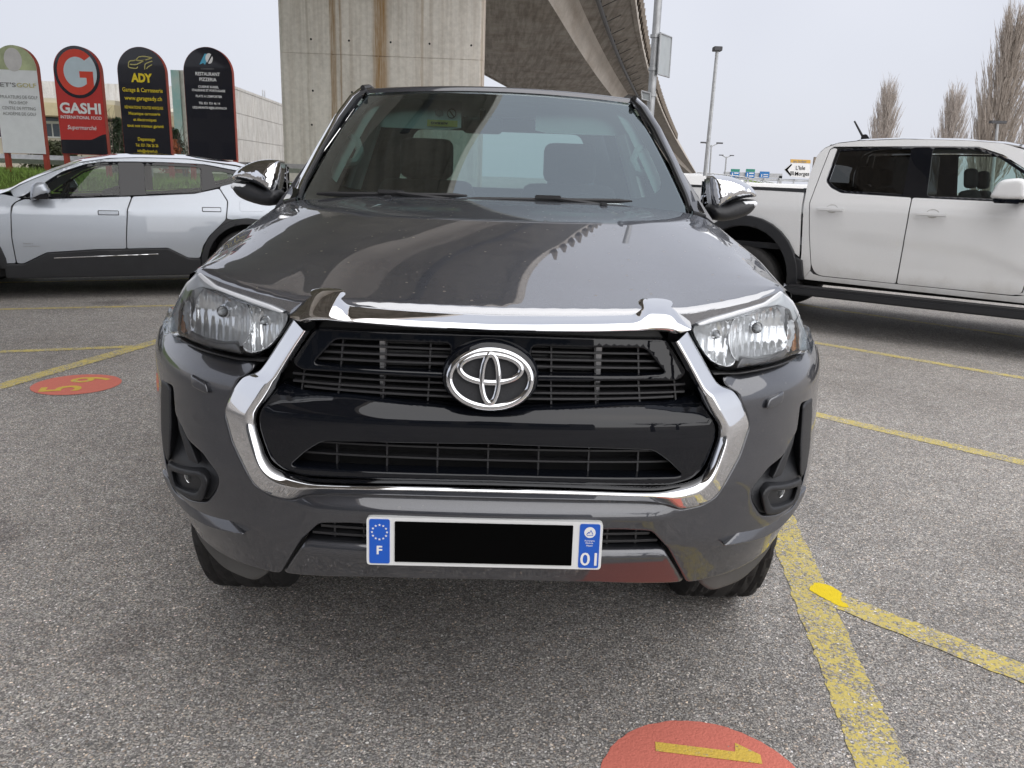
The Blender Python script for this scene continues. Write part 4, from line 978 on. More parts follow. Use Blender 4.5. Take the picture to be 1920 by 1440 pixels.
for i in range(n):
    a = 2*math.pi*i/n
    V += [vpt(.89+.052*math.cos(a), .45+.17*math.sin(a), 2.4), vpt(.89+.043*math.cos(a), .45+.14*math.sin(a), 2.4)]
mesh('prohibition_ring', V, [(2*i, 2*((i+1) % n), 2*((i+1) % n)+1, 2*i+1) for i in range(n)], 'print_black', vis)
mesh('prohibition_bar', [vpt(.855, .34, 2.4), vpt(.862, .31, 2.4), vpt(.925, .56, 2.4), vpt(.918, .59, 2.4)], [(0, 1, 2, 3)], 'print_black', vis)
mesh('pictogram', [vpt(.70, .40, 2.4), vpt(.74, .30, 2.4), vpt(.79, .36, 2.4), vpt(.80, .52, 2.4), vpt(.75, .58, 2.4), vpt(.71, .52, 2.4)], [(0, 1, 2, 3, 4, 5)], 'print_grey', vis)
P = [[(.16+.40*(.5+.5*s), 2.06-.06*q, 1.712-.125*q+.010*s**8*q) for s in np.linspace(-1, 1, 9)] for q in (0, .33, .66, 1.0)]
grid('sun_visor', P, 'visor', TR)
c = at(905, 235, 1.97); mb = MB(); mb.rbox(tuple(c), (.085, .022, .035), .02); rv = mb.build('interior_mirror', 'matte_black', TR, 'weld')
mb = MB(); mb.tube([tuple(c), (c[0], c[1]-.04, c[2]+.06)], .012, 6); mb.build('stalk', 'matte_black', rv)
# ================================================================= SILVER CAR (left)
SV = thing('car', 'silver electric hatchback with black lower cladding, parked behind the truck on the left', 'car', (-4.982, 6.470, 0), R(20.347))
SW = 2.0
def s_dep(z): return .030*np.maximum((.62-z)/.35, 0)**1.5 + .018*np.maximum((z-.62)/.3, 0)**2*(z < .95) + np.where(z >= .95, .018*1.21+.0, 0) + .38*np.maximum(z-.93, 0)
def s_fn(far=False, off=0.0):
    if far: return lambda u, v, d: (u, SW-s_dep(v)-off-d, v)
    return lambda u, v, d: (u, s_dep(v)+off+d, v)
s_arch = lambda c, r_: [(c+r_*math.cos(a), .36+r_*math.sin(a)) for a in np.linspace(math.pi*1.02, -.02*math.pi, 16)]
s_fd = [(.215, .985), (.190, .955), (.169, .875), (.153, .645), (.164, .385), (.222, .383), (.437, .495), (.896, .527), (1.176, .533), (1.182, .65), (1.213, .94), (1.262, 1.066), (.512, 1.024), (.285, 1.018)]
s_rd = [(1.276, 1.066), (1.225, .94), (1.192, .65), (1.184, .533), (1.58, .543), (1.774, .435), (1.893, .432), (1.93, .56), (2.00, .67), (2.087, .755), (2.178, .845), (2.205, 1.035), (2.130, 1.168), (1.881, 1.107)]
s_rq = [(2.140, 1.172), (2.217, 1.037), (2.190, .853), (2.25, .845), (2.40, .862), (2.55, .845), (2.70, .77), (2.82, .62), (2.86, .45), (3.20, .48), (3.30, .80), (3.22, 1.10), (3.05, 1.20), (2.70, 1.26), (2.34, 1.245), (2.15, 1.19)]
s_ff = [(.160, .875), (.143, .645), (.154, .385), (.03, .385), (.0, .55), (-.08, .70), (-.20, .80), (-.42, .86), (-.62, .84), (-.80, .74), (-.95, .56), (-1.20, .52), (-1.36, .62), (-1.38, .76), (-1.10, .90), (-.50, .992), (0, 1.045), (.10, 1.062), (.235, 1.035), (.262, 1.022), (.205, .988), (.17, .955)]
s_cl = [(.166, .379), (.222, .377), (.437, .489), (.896, .521), (1.58, .537), (1.774, .429), (1.90, .428), (1.90, .25), (.175, .228), (.05, .235), (.05, .379)]
dlo = [(.255, 1.030), (.285, 1.040), (.491, 1.190), (.638, 1.290), (.85, 1.372), (.999, 1.400), (1.265, 1.412), (1.60, 1.418), (1.995, 1.412), (2.34, 1.352), (2.44, 1.30), (2.33, 1.236), (2.134, 1.182), (1.881, 1.116), (1.262, 1.076), (.512, 1.032)]
g1 = [(.335, 1.048), (.500, 1.170), (.645, 1.272), (.855, 1.350), (.999, 1.378), (1.155, 1.385), (1.155, 1.078), (.52, 1.044)]
g2 = [(1.40, 1.092), (1.40, 1.390), (1.90, 1.386), (1.962, 1.372), (1.955, 1.132), (1.881, 1.122)]
g3 = [(2.10, 1.212), (2.07, 1.345), (2.18, 1.345), (2.36, 1.305), (2.30, 1.255)]
roofz = lambda u: float(np.interp(u, [-1.4, -1.1, -.5, 0, .111, .261, .495, .784, 1.072, 1.365, 1.825, 2.325, 2.7, 3.05, 3.25], [.74, .90, 1.0, 1.045, 1.068, 1.164, 1.275, 1.395, 1.449, 1.468, 1.473, 1.414, 1.32, 1.22, 1.10]))
for far in (False, True):
    p = 'silver_paint'; k = dict(r=.002, depth=.02, res=.05)
    panel('body_shell', [(.22, .98), (.15, .94), (-.06, .95), (-.06, .45), (.02, .40), (.4, .50), (1.58, .54), (1.80, .45), (1.92, .60), (2.1, .76), (2.3, .86), (2.30, 1.20), (2.1, 1.15), (1.27, 1.05), (.5, 1.01)], s_fn(far, .012), 'slat_grey', SV, r=0, depth=0, res=.08)
    fd = panel('front_door', fillet(s_fd, .02), s_fn(far), p, SV, **k); rd = panel('rear_door', fillet(s_rd, .02), s_fn(far), p, SV, **k)
    rq = panel('rear_quarter', fillet(s_rq, .02), s_fn(far), p, SV, **k); panel('front_wing', fillet(s_ff, .02), s_fn(far), p, SV, **k)
    cla = panel('sill_cladding', fillet(s_cl, .015), s_fn(far, -.012), 'dark_plastic', SV, r=.012, depth=.03, res=.05)
    for c in (2.40, -.42):
        ring_ = s_arch(c, .50) + s_arch(c, .435)[::-1]
        panel('arch_trim', ring_, s_fn(far, -.016), 'dark_plastic', SV, r=.008, depth=.05, res=.05)
    gh = panel('window_frame', fillet(dlo, .01), s_fn(far, .004), 'gloss_black', SV, holes=[fillet(h, .015) for h in (g1, g2, g3)], r=.002, depth=.003, res=.06)
    for gg in (g1, g2, g3): panel('window', [(1.0+(u-1.0)*1.0, v) for u, v in gg], s_fn(far, .014), 'window_glass', SV, r=0, depth=0, res=.2)
    rail = [(u, roofz(u)-.004) for u in np.arange(.17, 3.0, .12)] + [(2.70, 1.262), (2.45, 1.302), (2.34, 1.360), (1.995, 1.418), (1.60, 1.424), (1.265, 1.418), (.999, 1.406), (.85, 1.378), (.638, 1.297), (.491, 1.197), (.285, 1.050), (.20, 1.03)]
    panel('roof_rail', rail, s_fn(far), p, SV, r=.006, depth=.02, res=.05)
    if not far:
        panel('chrome_line', [(.50, .433), (1.48, .473), (1.48, .480), (.50, .443)], s_fn(far, -.020), 'chrome', cla, r=.002, depth=.012, res=.1)
        for d_, (u0, u1, z0, z1) in ((fd, (.945, 1.130, .880, .917)), (rd, (1.950, 2.133, .930, .967))):
            panel('handle_rim', fillet([(u0-.006, z0-.006), (u1+.006, z0-.006), (u1+.006, z1+.006), (u0-.006, z1+.006)], .012), s_fn(far, -.0015), 'seal_black', d_, r=0, depth=.004, res=.06)
            panel('handle', fillet([(u0, z0), (u1, z0), (u1, z1), (u0, z1)], .01), s_fn(far, -.006), p, d_, r=.003, depth=.012, res=.06)
        panel('charge_flap', fillet([(2.330, .935), (2.335, 1.045), (2.585, 1.05), (2.585, .935)], .02), s_fn(far, -.003), p, rq, r=.002, depth=.006, res=.06)
        letters('lettering', 'Polestar 4', 'print_grey', fd, (.285, float(s_dep(np.array(.56)))-.004, .585), (1, 0, 0), (0, 0, 1), .014, .085)
        letters('lettering', 'Long range Dual motor', 'print_grey', fd, (.315, float(s_dep(np.array(.56)))-.004, .558), (1, 0, 0), (0, 0, 1), .012, .15)
    sy = (lambda y: y) if not far else (lambda y: SW-y)
    mc = [(.385, 1.015), (.375, 1.085), (.395, 1.155), (.445, 1.190), (.500, 1.185), (.525, 1.14), (.53, 1.09)]
    mr = panel('door_mirror', spline(mc, 4, True), (lambda u, v, d: (u, -.16+d, v)) if not far else (lambda u, v, d: (u, SW+.16-d, v)), p, SV, r=.045, depth=.09, res=.02, sharp=70)
    mb = MB(); mb.box((.46, sy(-.10), 1.060), (.075, .055, .030)); mb.box((.40, sy(-.01), 1.035), (.05, .09, .015)); mb.build('mirror_foot', 'gloss_black', mr, bevel=.01)
us = np.arange(-1.38, 3.26, .08)
def top_rows(u0, u1):
    rows = []
    for u in np.linspace(u0, u1, max(3, int((u1-u0)/.08))):
        z = roofz(u); d = float(s_dep(np.array(z))); 
        rows.append([(u, d+(SW-2*d)*q, z+.050*(1-(2*q-1)**4)) for q in np.linspace(0, 1, 13)])
    return rows
grid('bonnet', top_rows(-1.38, .06), 'silver_paint', SV); grid('windscreen', top_rows(.06, .82), 'privacy_glass', SV)
grid('roof', top_rows(.82, 2.5), 'silver_paint', SV); grid('tail_top', top_rows(2.5, 3.25), 'silver_paint', SV)
mb = MB(); mb.box((-1.36, SW/2, .58), (.05, .88, .16)); mb.build('front_bumper', 'silver_paint', SV, bevel=.04)
mb = MB(); mb.box((3.26, SW/2, .70), (.05, .88, .36)); mb.build('rear_bumper', 'silver_paint', SV, bevel=.04)
mb = MB(); mb.box((.95, SW/2, .28), (2.2, .80, .05)); mb.build('floor', 'deep_black', SV)
TY2, RM2 = tyre_mesh(.365, .245, 90), rim_mesh(.265, 5)
for c in (2.40, -.42):
    for far in (0, 1): wheel(SV, (c, .135 if not far else SW-.135, .363), 1 if not far else -1, TY2, RM2, 'Y')
    for far in (0, 1):
        P = [[(c+.43*math.cos(a), y if not far else SW-y, .37+.43*math.sin(a)) for y in (.02, .36)] for a in np.linspace(-.1, math.pi+.1, 14)]
        grid('wheel_housing', P, 'deep_black', SV)
for u_, zt in ((1.08, 1.20), (1.95, 1.15)):
    for y in (.52, 1.48):
        mb = MB(); mb.rbox((u_, y, .80), (.07, .23, .34), .06, ry=R(-12)); s_ = mb.build('seat', 'seat_cloth', SV, 'weld')
        mb = MB(); mb.rbox((u_+.09, y, zt+.02), (.045, .13, .085), .04, ry=R(8)); mb.build('headrest', 'seat_cloth', s_, 'weld')
mb = MB(); mb.box((.30, SW/2, .93), (.22, .78, .09)); mb.build('dashboard', 'dash', SV, bevel=.03)
mb = MB(); mb.lathe([(.165, -.012), (.18, 0), (.165, .012), (.15, 0), (.165, -.012)], (0, 0, 0), 'X', 24); o = mb.build('steering_wheel', 'seat_cloth', SV, True); o.location = (.58, .52, 1.02); o.rotation_euler = (0, R(20), 0)

# ================================================================= WHITE PICKUP (right)
WP = thing('pickup_truck', 'white double cab pickup truck with black wheel arch, parked on the right', 'pickup truck', (3.125, 6.307, 0), R(-37.314))
WW = 1.92
mat('cup_shade', (.40, .39, .37), .5, .1)
def w_dep(z): return .030*np.maximum((.75-z)/.3, 0)**1.6 + .28*np.maximum(z-1.22, 0)
def w_crease(u, v):
    zc = np.interp(u, [-1.6, .2, .85, 1.36, 1.65, 2.0, 2.4], [.99, .972, .946, .931, .843, .72, .62])
    return .013*ss(0, .06, zc-v)*ss(.10, .5, u)*ss(.60, .70, v)
def w_fn(far=False, off=0.0):
    if far: return lambda u, v, d: (u, WW-w_dep(v)-off-d-w_crease(u, v), v)
    return lambda u, v, d: (u, w_dep(v)+off+d+w_crease(u, v), v)
w_arch = lambda c, r_, zc=.46: [(c+r_*math.cos(a), zc+r_*math.sin(a)) for a in np.linspace(math.pi*1.04, -.04*math.pi, 18)]
wr = [(-.121, 1.389), (-.112, 1.543), (-.080, 1.713), (-.022, 1.780), (.084, 1.826), (.291, 1.851), (.683, 1.867), (1.194, 1.853), (1.475, 1.831), (1.638, 1.800), (1.95, 1.62), (2.30, 1.38)]
w_rw = [(.125, 1.748), (.755, 1.776), (.765, 1.366), (.226, 1.380), (.140, 1.415), (.082, 1.462)]
w_fw = [(.935, 1.775), (1.281, 1.772), (1.47, 1.708), (1.684, 1.570), (1.90, 1.40), (1.86, 1.352), (.968, 1.360)]
w_dlo = [(.10, 1.765), (.50, 1.785), (.90, 1.792), (1.29, 1.790), (1.49, 1.722), (1.70, 1.590), (1.95, 1.395), (1.92, 1.335), (.80, 1.343), (.215, 1.360), (.115, 1.405), (.055, 1.462)]
w_rd = [(.034, 1.762), (-.006, 1.546), (-.056, 1.252), (-.018, .944), (.034, .655), (.062, .595), (.10, .563), (.15, .552), (.826, .546), (.832, .772), (.842, 1.135), (.842, 1.338), (.215, 1.355), (.110, 1.400), (.050, 1.462), (.095, 1.770), (.06, 1.775)]
w_fd = [(.838, .546), (1.785, .543), (1.84, .57), (1.86, .75), (1.95, 1.25), (1.93, 1.33), (.852, 1.338), (.852, 1.135), (.842, .772)]
w_cc = [(-.080, .505), (-.025, .509), (.028, .600), (.026, .655), (-.026, .944), (-.064, 1.252), (-.014, 1.546), (.026, 1.765), (.06, 1.79), (.5, 1.795), (.9, 1.80), (1.30, 1.797), (1.50, 1.730), (1.71, 1.597), (1.96, 1.40), (1.99, 1.42), (1.66, 1.770), (1.475, 1.825), (1.194, 1.847), (.683, 1.861), (.291, 1.845), (.084, 1.820), (-.022, 1.774), (-.080, 1.708), (-.112, 1.540), (-.118, 1.389), (-.112, 1.20), (-.075, .75)]
w_sill = [(-.025, .507), (.028, .590), (.06, .560), (.10, .552), (.15, .545), (1.79, .535), (2.0, .57), (2.0, .48), (-.01, .500)]
w_ff = [(1.80, .55), (1.85, .575), (1.87, .75), (1.96, 1.25), (1.94, 1.34), (2.25, 1.32), (2.9, 1.22), (3.30, 1.12), (3.35, .80), (3.20, .62), (3.14, .62)] + [p for p in w_arch(2.60, .54)[::-1] if p[1] > .55] + [(2.03, .55)]
w_bed = [(-.135, 1.345), (-.125, 1.10), (-.092, .72)] + [p for p in w_arch(-.68, .585, .50)[::-1] if p[1] > .70] + [(-1.40, .62), (-1.85, .62), (-1.88, 1.36), (-1.0, 1.365)]
for far in (False, True):
    p = 'white_paint'; k = dict(r=.002, depth=.02, res=.05)
    panel('body_shell', [(-.05, .53), (2.0, .55), (2.0, 1.32), (.2, 1.34), (.04, 1.45), (.02, 1.70), (-.08, 1.55), (-.10, 1.2), (-.06, .8)], w_fn(far, .012), 'slat_grey', WP, r=0, depth=0, res=.08)
    rd = panel('rear_door', fillet(w_rd, .02), w_fn(far), p, WP, **k); fd = panel('front_door', fillet(w_fd, .02), w_fn(far), p, WP, **k)
    panel('cab_frame', w_cc, w_fn(far, .002), p, WP, **k); panel('sill', w_sill, w_fn(far, -.004), p, WP, **k); panel('front_wing', w_ff, w_fn(far), p, WP, **k)
    bed = panel('bed_side', w_bed, w_fn(far, -.006), p, WP, **k)
    panel('bed_rail', [(-1.88, 1.362), (-.128, 1.352), (-.128, 1.378), (-1.88, 1.388)], w_fn(far, -.010), 'dark_plastic', bed, r=.004, depth=.07, res=.1)
    for c, zc in ((-.68, .50), (2.60, .46)):
        at_ = panel('arch_trim', w_arch(c, .600 if c < 0 else .55, zc)+w_arch(c, .490 if c < 0 else .46, zc)[::-1], w_fn(far, -.040), 'dark_plastic', WP, r=.012, depth=.10, res=.05)
    if not far:
        panel('arch_foot', [(-.195, .50), (-.02, .495), (-.055, .69), (-.125, .72), (-.165, .62)], w_fn(far, -.034), 'dark_plastic', at_, r=.01, depth=.08, res=.05)
    wf = panel('window_frame', fillet(w_dlo, .02), w_fn(far, .006), 'gloss_black', WP, holes=[fillet(w_rw, .02), fillet(w_fw, .02)], r=.002, depth=.004, res=.06)
    panel('rear_side_window', w_rw, w_fn(far, .016), 'privacy_glass', WP, r=0, depth=0, res=.2); panel('front_side_window', w_fw, w_fn(far, .016), 'window_glass', WP, r=0, depth=0, res=.2)
    sy = (lambda y: y) if not far else (lambda y: WW-y)
    mb = MB(); mb.box((1.02, sy(-.075), .398), (1.19, .10, .038)); st = mb.build('side_step', 'dark_plastic', WP, bevel=.015)
    mb = MB(); mb.box((1.02, sy(-.08), .440), (1.15, .075, .006)); mb.build('tread', 'matte_black', st)
    for d_, (u0, u1) in ((rd, (.035, .290)), (fd, (.912, 1.178))):
        mb = MB(); mb.box(((u0+u1)/2, sy(-.058), 1.200), ((u1-u0)/2, .014, .020)); h_ = mb.build('handle', p, d_, bevel=.010)
        panel('handle_cup_shade', [((u0+u1)/2+.055*math.cos(a), 1.205+.040*math.sin(a)) for a in np.linspace(0, 2*math.pi, 20)[:-1]], w_fn(far, -.001), 'cup_shade', h_, r=.0, depth=.003, res=.05, off=lambda x, z: 0*x)  # flat disc; the shade behind the handle is put into its grey
    mm = panel('door_mirror', spline([(1.515, 1.36), (1.51, 1.43), (1.545, 1.50), (1.62, 1.525), (1.72, 1.52), (1.75, 1.42), (1.73, 1.36)], 4, True), (lambda u, v, d: (u, -.26+d, v)) if not far else (lambda u, v, d: (u, WW+.26-d, v)), p, WP, r=.04, depth=.12, res=.02, sharp=70)
    mb = MB(); mb.box((1.62, sy(-.19), 1.345), (.10, .06, .022)); mb.box((1.70, sy(-.06), 1.355), (.05, .10, .02)); mb.build('mirror_foot', 'gloss_black', mm, bevel=.01)
# roof, bonnet, bed
wz = lambda u: float(np.interp(u, [q[0] for q in wr], [q[1] for q in wr]))
def w_top(us_, name, m):
    rows = []
    for u in us_:
        z = wz(u); d = float(w_dep(np.array(z)))+.002; rows.append([(u, d+(WW-2*d)*q, z+.035*(1-(2*q-1)**4)) for q in np.linspace(0, 1, 13)])
    return grid(name, rows, m, WP)
w_top(np.concatenate([np.linspace(-.10, .1, 6), np.linspace(.2, 1.60, 16)]), 'roof', 'white_paint'); w_top(np.linspace(1.62, 2.28, 8), 'windscreen', 'privacy_glass')
grid('bonnet', [[(u, .06+(WW-.12)*q, z+.05*(1-(2*q-1)**4)) for q in np.linspace(0, 1, 9)] for u, z in ((2.2, 1.32), (2.6, 1.28), (3.0, 1.20), (3.32, 1.08))], 'white_paint', WP)
mb = MB(); mb.box((3.38, WW/2, .80), (.05, .90, .28)); mb.build('front_bumper', 'dark_plastic', WP, bevel=.04)
mb = MB(); mb.box((-1.88, WW/2, .98), (.03, .88, .37)); mb.build('tailgate', 'white_paint', WP, bevel=.01)
mb = MB(); mb.box((-1.0, WW/2, .80), (.88, .85, .03)); mb.build('bed_floor', 'dark_plastic', WP)
mb = MB(); mb.box((.7, WW/2, .52), (2.5, .55, .10)); mb.build('chassis', 'deep_black', WP)
mb = MB(); mb.box((.85, WW/2, .56), (.98, .86, .03)); mb.build('floor', 'deep_black', WP)
mb = MB(); mb.box((-.105, WW/2, 1.00), (.012, .82, .42)); mb.build('cab_back', 'seal_black', WP)
panel('rear_panel', [(.15, 1.40), (WW-.15, 1.40), (WW-.30, 1.82), (.30, 1.82)], lambda u, v, d: (-.10+.10*np.maximum(v-1.55, 0)/.3+0*u, u, v), 'white_paint', WP, holes=[[(.35, 1.46), (WW-.35, 1.46), (WW-.42, 1.74), (.42, 1.74)]], r=0, depth=0, res=.1)
for u_, in ((.42,), (1.35,)):
    for y in (.50, 1.42):
        mb = MB(); mb.rbox((u_-.05, y, 1.10), (.08, .23, .33), .06, ry=R(-10)); s_ = mb.build('seat', 'seat_cloth', WP, 'weld')
        mb = MB(); mb.rbox((u_-.11, y, 1.53), (.05, .13, .09), .04, ry=R(-8)); mb.build('headrest', 'seat_cloth', s_, 'weld')
mb = MB(); mb.box((2.05, WW/2, 1.24), (.18, .80, .09)); mb.build('dashboard', 'dash', WP, bevel=.03)
TY3 = tyre_mesh(.395, .265, 90)
for c, zc in ((-.68, .50), (2.60, .46)):
    for far in (0, 1):
        wheel(WP, (c, .135 if not far else WW-.135, .393), 1 if not far else -1, TY3, RM, 'Y')
        P = [[(c+.54*math.cos(a), y if not far else WW-y, zc+.54*math.sin(a)) for y in (.01, .42, .43)] for a in np.linspace(-.3, math.pi+.3, 16)]; P = [r_[:2]+[(c, r_[2][1], zc)] for r_ in P]
        grid('wheel_housing', P, 'deep_black', WP)
def wloc(px, py, Y):
    d = at(px, py, Y)-np.array([3.125, 6.307, 0]); c_, s_ = math.cos(R(-37.314)), math.sin(R(-37.314)); return np.array([d[0]*c_+d[1]*s_, -d[0]*s_+d[1]*c_, d[2]])
f0, f1, f2, f3 = wloc(1614, 263, 7.35), wloc(1616, 253, 7.35), wloc(1625, 251.5, 7.3), wloc(1638, 263, 7.25)
mb = MB(); th = np.array([0, .022, 0])
q = [f0-[0, 0, .03], f1, f2, f3-[0, 0, .03]]; mb.add([p+th for p in q]+[p-th for p in q], [(0, 1, 2, 3), (7, 6, 5, 4)]+[(i, (i+1) % 4, (i+1) % 4+4, i+4) for i in range(4)]); an = mb.build('antenna_fin', 'gloss_black', WP, bevel=.006)
mb = MB(); mb.tube([wloc(1617, 255, 7.35), wloc(1602, 227, 7.35)], [.013, .009], 8); mb.build('antenna_rod', 'matte_black', an)
# ================================================================= GRASS BANK, SIGNS AND BUILDINGS (left)
m, t, b = nodes('grass_soil'); v = world_pos(t); n1 = noise(t, v, 3, 6, .65); n2 = noise(t, v, 40, 4, .7)
t.links.new(mixc(t, .5, ramp(t, n1, [(.3, (.09, .14, .03)), (.7, (.18, .25, .055))]), ramp(t, n2, [(.3, (.08, .13, .03)), (.7, (.21, .29, .07))])), b.inputs['Base Color']); setb(b, rough=.95, spec=.1); bump(t, b, n2, .8, .05); MATS['grass_soil'] = m
mat('grass_blade', (.20, .31, .06), .7, .5, 2.5)
def bank_z(x, y):
    q = np.clip((y-10.2-.30*(x+8)*0)/2.6, 0, 1); side = np.clip((-1.6-x)/3.0, 0, 1)
    return 1.16*(q*q*(3-2*q))*(side*side*(3-2*side)) + .04*np.sin(x*1.3)*q
P = [[(x, y, float(bank_z(x, y))-.01) for x in np.arange(-26, -1.0, .6)] for y in np.concatenate([np.arange(9.8, 14, .35), [15, 17, 20, 26]])]
bank = grid('grass_bank', P, 'grass_soil'); tag(bank, kind='structure')
V = []; F = []
for i in range(14000):
    x, y = random.uniform(-11, -2.2), random.uniform(10.3, 14.0); z = float(bank_z(x, y))-.01
    h = random.uniform(.04, .12); a = random.uniform(0, 6.3); w_ = .008; dx, dy = math.cos(a)*w_, math.sin(a)*w_; lx, ly = random.uniform(-.04, .04), random.uniform(-.04, .04)
    n = len(V); V += [(x-dx, y-dy, z), (x+dx, y+dy, z), (x+lx, y+ly, z+h)]; F.append((n, n+1, n+2))
tag(mesh('grass', V, F, 'grass_blade'), 'short green grass on the bank behind the silver car', 'grass', kind='stuff')

mat('sign_red_steel', (.33, .045, .025), .45, .12)
mat('sign_white', (.76, .79, .80), .35, .05)
mat('sign_black', (.012, .012, .018), .18, .1, coat=.6)
mat('sign_red', (.52, .035, .028), .3, .05)
mat('sign_bright_red', (.68, .06, .03), .3, .05)
mat('sign_green', (.40, .45, .26), .4, .35, 3)
mat('sign_ball', (.60, .59, .58), .5, .08)
mat('sign_cyan', (.10, .42, .60), .4, .05)
mat('sign_pale_blue', (.55, .66, .72), .4, .05)
SY = 13.0
class Totem:
    """arched advertising board on two steel posts"""
    def __init__(s, label, l, r_, top, bot, face, lean=0.0):
        A, B = at(l, bot, SY), at(r_, bot, SY); T = at((l+r_)/2-9, top, SY)
        s.w = (B-A)[0]; s.cx = (A[0]+B[0])/2; s.z0 = (A[2]+B[2])/2; s.z1 = T[2]; s.h = s.z1-s.z0
        s.o = thing('totem_sign', label, 'sign', (s.cx, SY, 0), 0.0, 'arched advertising boards behind the silver car')
        s.hw = s.w/2
        arc = [(s.hw*math.cos(a), s.h-s.hw+s.hw*math.sin(a)) for a in np.linspace(0, math.pi, 28)]
        s.out = [(-s.hw, 0), (s.hw, 0)] + arc
        mb = MB(); mb.prism([(u, v+s.z0) for u, v in s.out], .0, .10); mb.build('board', 'sign_red_steel', s.o)
        s.face('face', [(u*.985, v*.996+.004) for u, v in s.out], face, 0)
        for sg in (-1, 1):
            mb = MB(); zg = float(bank_z(s.cx, SY))-.1; mb.box((sg*(s.hw-.04), .06, (zg+s.z0)/2), (.035, .04, (s.z0-zg)/2)); mb.build('post', 'sign_red_steel', s.o)
    def face(s, name, poly, m, k):
        mb = MB(); mb.prism([(u, v+s.z0) for u, v in poly], -.004-.003*k, .0); return mb.build(name, m, s.o)
    def text(s, txt, f, h, m, width=None, bold=0.0, u=0.0, shear=0.0, k=2):
        """f: height fraction from the top"""
        return letters('lettering', txt, m, s.o, (u*s.w, -.010-.003*k, s.z1-f*s.h), (1, 0, 0), (0, 0, 1), h*s.h, None if width is None else width*s.w, bold, shear)
def circ(cx, cy, r_, n=36, ry=None): return [(cx+r_*math.cos(2*math.pi*i/n), cy+(ry or r_)*math.sin(2*math.pi*i/n)) for i in range(n)]
# 1 golf
s = Totem("white arched board with green top and golf ball, reading LET'S GOLF", 6, 87, 85, 288, 'sign_white')
s.face('green_top', [(u*.98, v) for u, v in s.out[2:]] + [(-s.hw*.98, s.h-s.hw-.02), (s.hw*.98, s.h-s.hw-.02)], 'sign_green', 1)
s.face('golf_ball', circ(-.01, s.h-.62*s.hw, .40*s.hw, 36, .50*s.hw), 'sign_ball', 2)
s.text("LET'S", .36, .040, 'print_grey', .46, .012, -.24); s.text('GOLF', .36, .040, 'print_gold', .44, .006, .23)
for i, q in enumerate(('SIMULATEURS DE GOLF', 'PRO-SHOP', 'CENTRE DE FITTING', 'ACADÉMIE DE GOLF')):
    s.text(q, .47+.052*i, .030, 'print_grey', (.90, .42, .76, .76)[i], 0, .0)
# 2 supermarket
s = Totem('red arched board with a big white G in a black ring, reading GASHI', 117, 203, 86, 290, 'sign_red')
R_ = s.hw; cy = s.h-R_*1.06
s.face('black_ring', circ(0, cy, R_*.97, 40, R_*1.06), 'sign_black', 1); s.face('red_disc', circ(0, cy, R_*.84, 40, R_*.93), 'sign_bright_red', 2)
def arc_(r_, a0, a1, n=20, k=1.1): return [(r_*math.cos(R(a)), cy+k*r_*math.sin(R(a))) for a in np.linspace(a0, a1, n)]
gm = arc_(R_*.84, 42, -28, 14) + [(R_*.70, cy-R_*.36), (R_*.70, cy+R_*.06), (R_*.14, cy+R_*.06), (R_*.14, cy-R_*.22), (R_*.42, cy-R_*.22), (R_*.42, cy-R_*.50)] + arc_(R_*.56, 300, 50, 26) + [(R_*.40, cy+R_*.44)]
gm = arc_(R_*.84, 44, -36, 14) + [(R_*.68, cy-R_*.55), (R_*.68, cy+R_*.04), (R_*.10, cy+R_*.04), (R_*.10, cy-R_*.22), (R_*.38, cy-R_*.22), (R_*.38, cy-R_*.50)] + arc_(R_*.56, -48, -310, 30)
s.face('white_letter_shape', gm, 'sign_pale_blue', 3)
s.face('black_foot', [(-s.hw*.985, .008), (s.hw*.985, .008)] + [(s.hw*.985*(1-2*i/16), s.h*(.20 - .055*ss(0, 1, i/6.0) - .01*i/16)) for i in range(17)], 'sign_black', 1)
s.text('GASHI', .565, .095, 'print_white', .88, .035); s.text('INTERNATIONAL FOOD', .652, .030, 'print_white', .88, .012); s.text('Supermarché', .745, .040, 'print_white', .62, .004, 0, .22)
# 3 garage
s = Totem('black arched board with yellow lettering and car outline, reading ADY garage', 234, 322, 88, 294, 'sign_black')
s.text('ADY', .275, .075, 'print_yellow', .44, .05)
for q, f, h, wd in (('Garage & Carrosserie', .385, .038, .84), ('www.garageady.ch', .460, .038, .78), ('RÉPARATIONS TOUTES MARQUES', .545, .026, .80), ('Mécanique carrosserie', .600, .028, .66), ('et électroniques', .655, .028, .48), ('tout nos travaux garanti', .712, .028, .76), ('Depannage', .835, .032, .36), ('Tél. 021 706 26 26', .892, .028, .48), ('info@adysarl.ch', .945, .026, .42)):
    s.text(q, f, h, 'print_yellow', wd, .012)
def stroke(sg, pts, wd, m, name='car_outline', k=2):
    pts = spline(pts, 5); L = []; Rr = []
    for i, p in enumerate(pts):
        a, b2 = np.array(pts[max(0, i-1)]), np.array(pts[min(len(pts)-1, i+1)]); d = (b2-a)/max(1e-9, np.linalg.norm(b2-a)); n_ = np.array([-d[1], d[0]])*wd
        L.append(tuple(np.array(p)+n_)); Rr.append(tuple(np.array(p)-n_))
    V = [(u, -.016, v+sg.z0) for u, v in L+Rr]; n = len(L); return mesh(name, V, [(i, i+1, n+i+1, n+i) for i in range(n-1)], m, sg.o)
c0 = s.h-.155*s.h; W_ = s.w
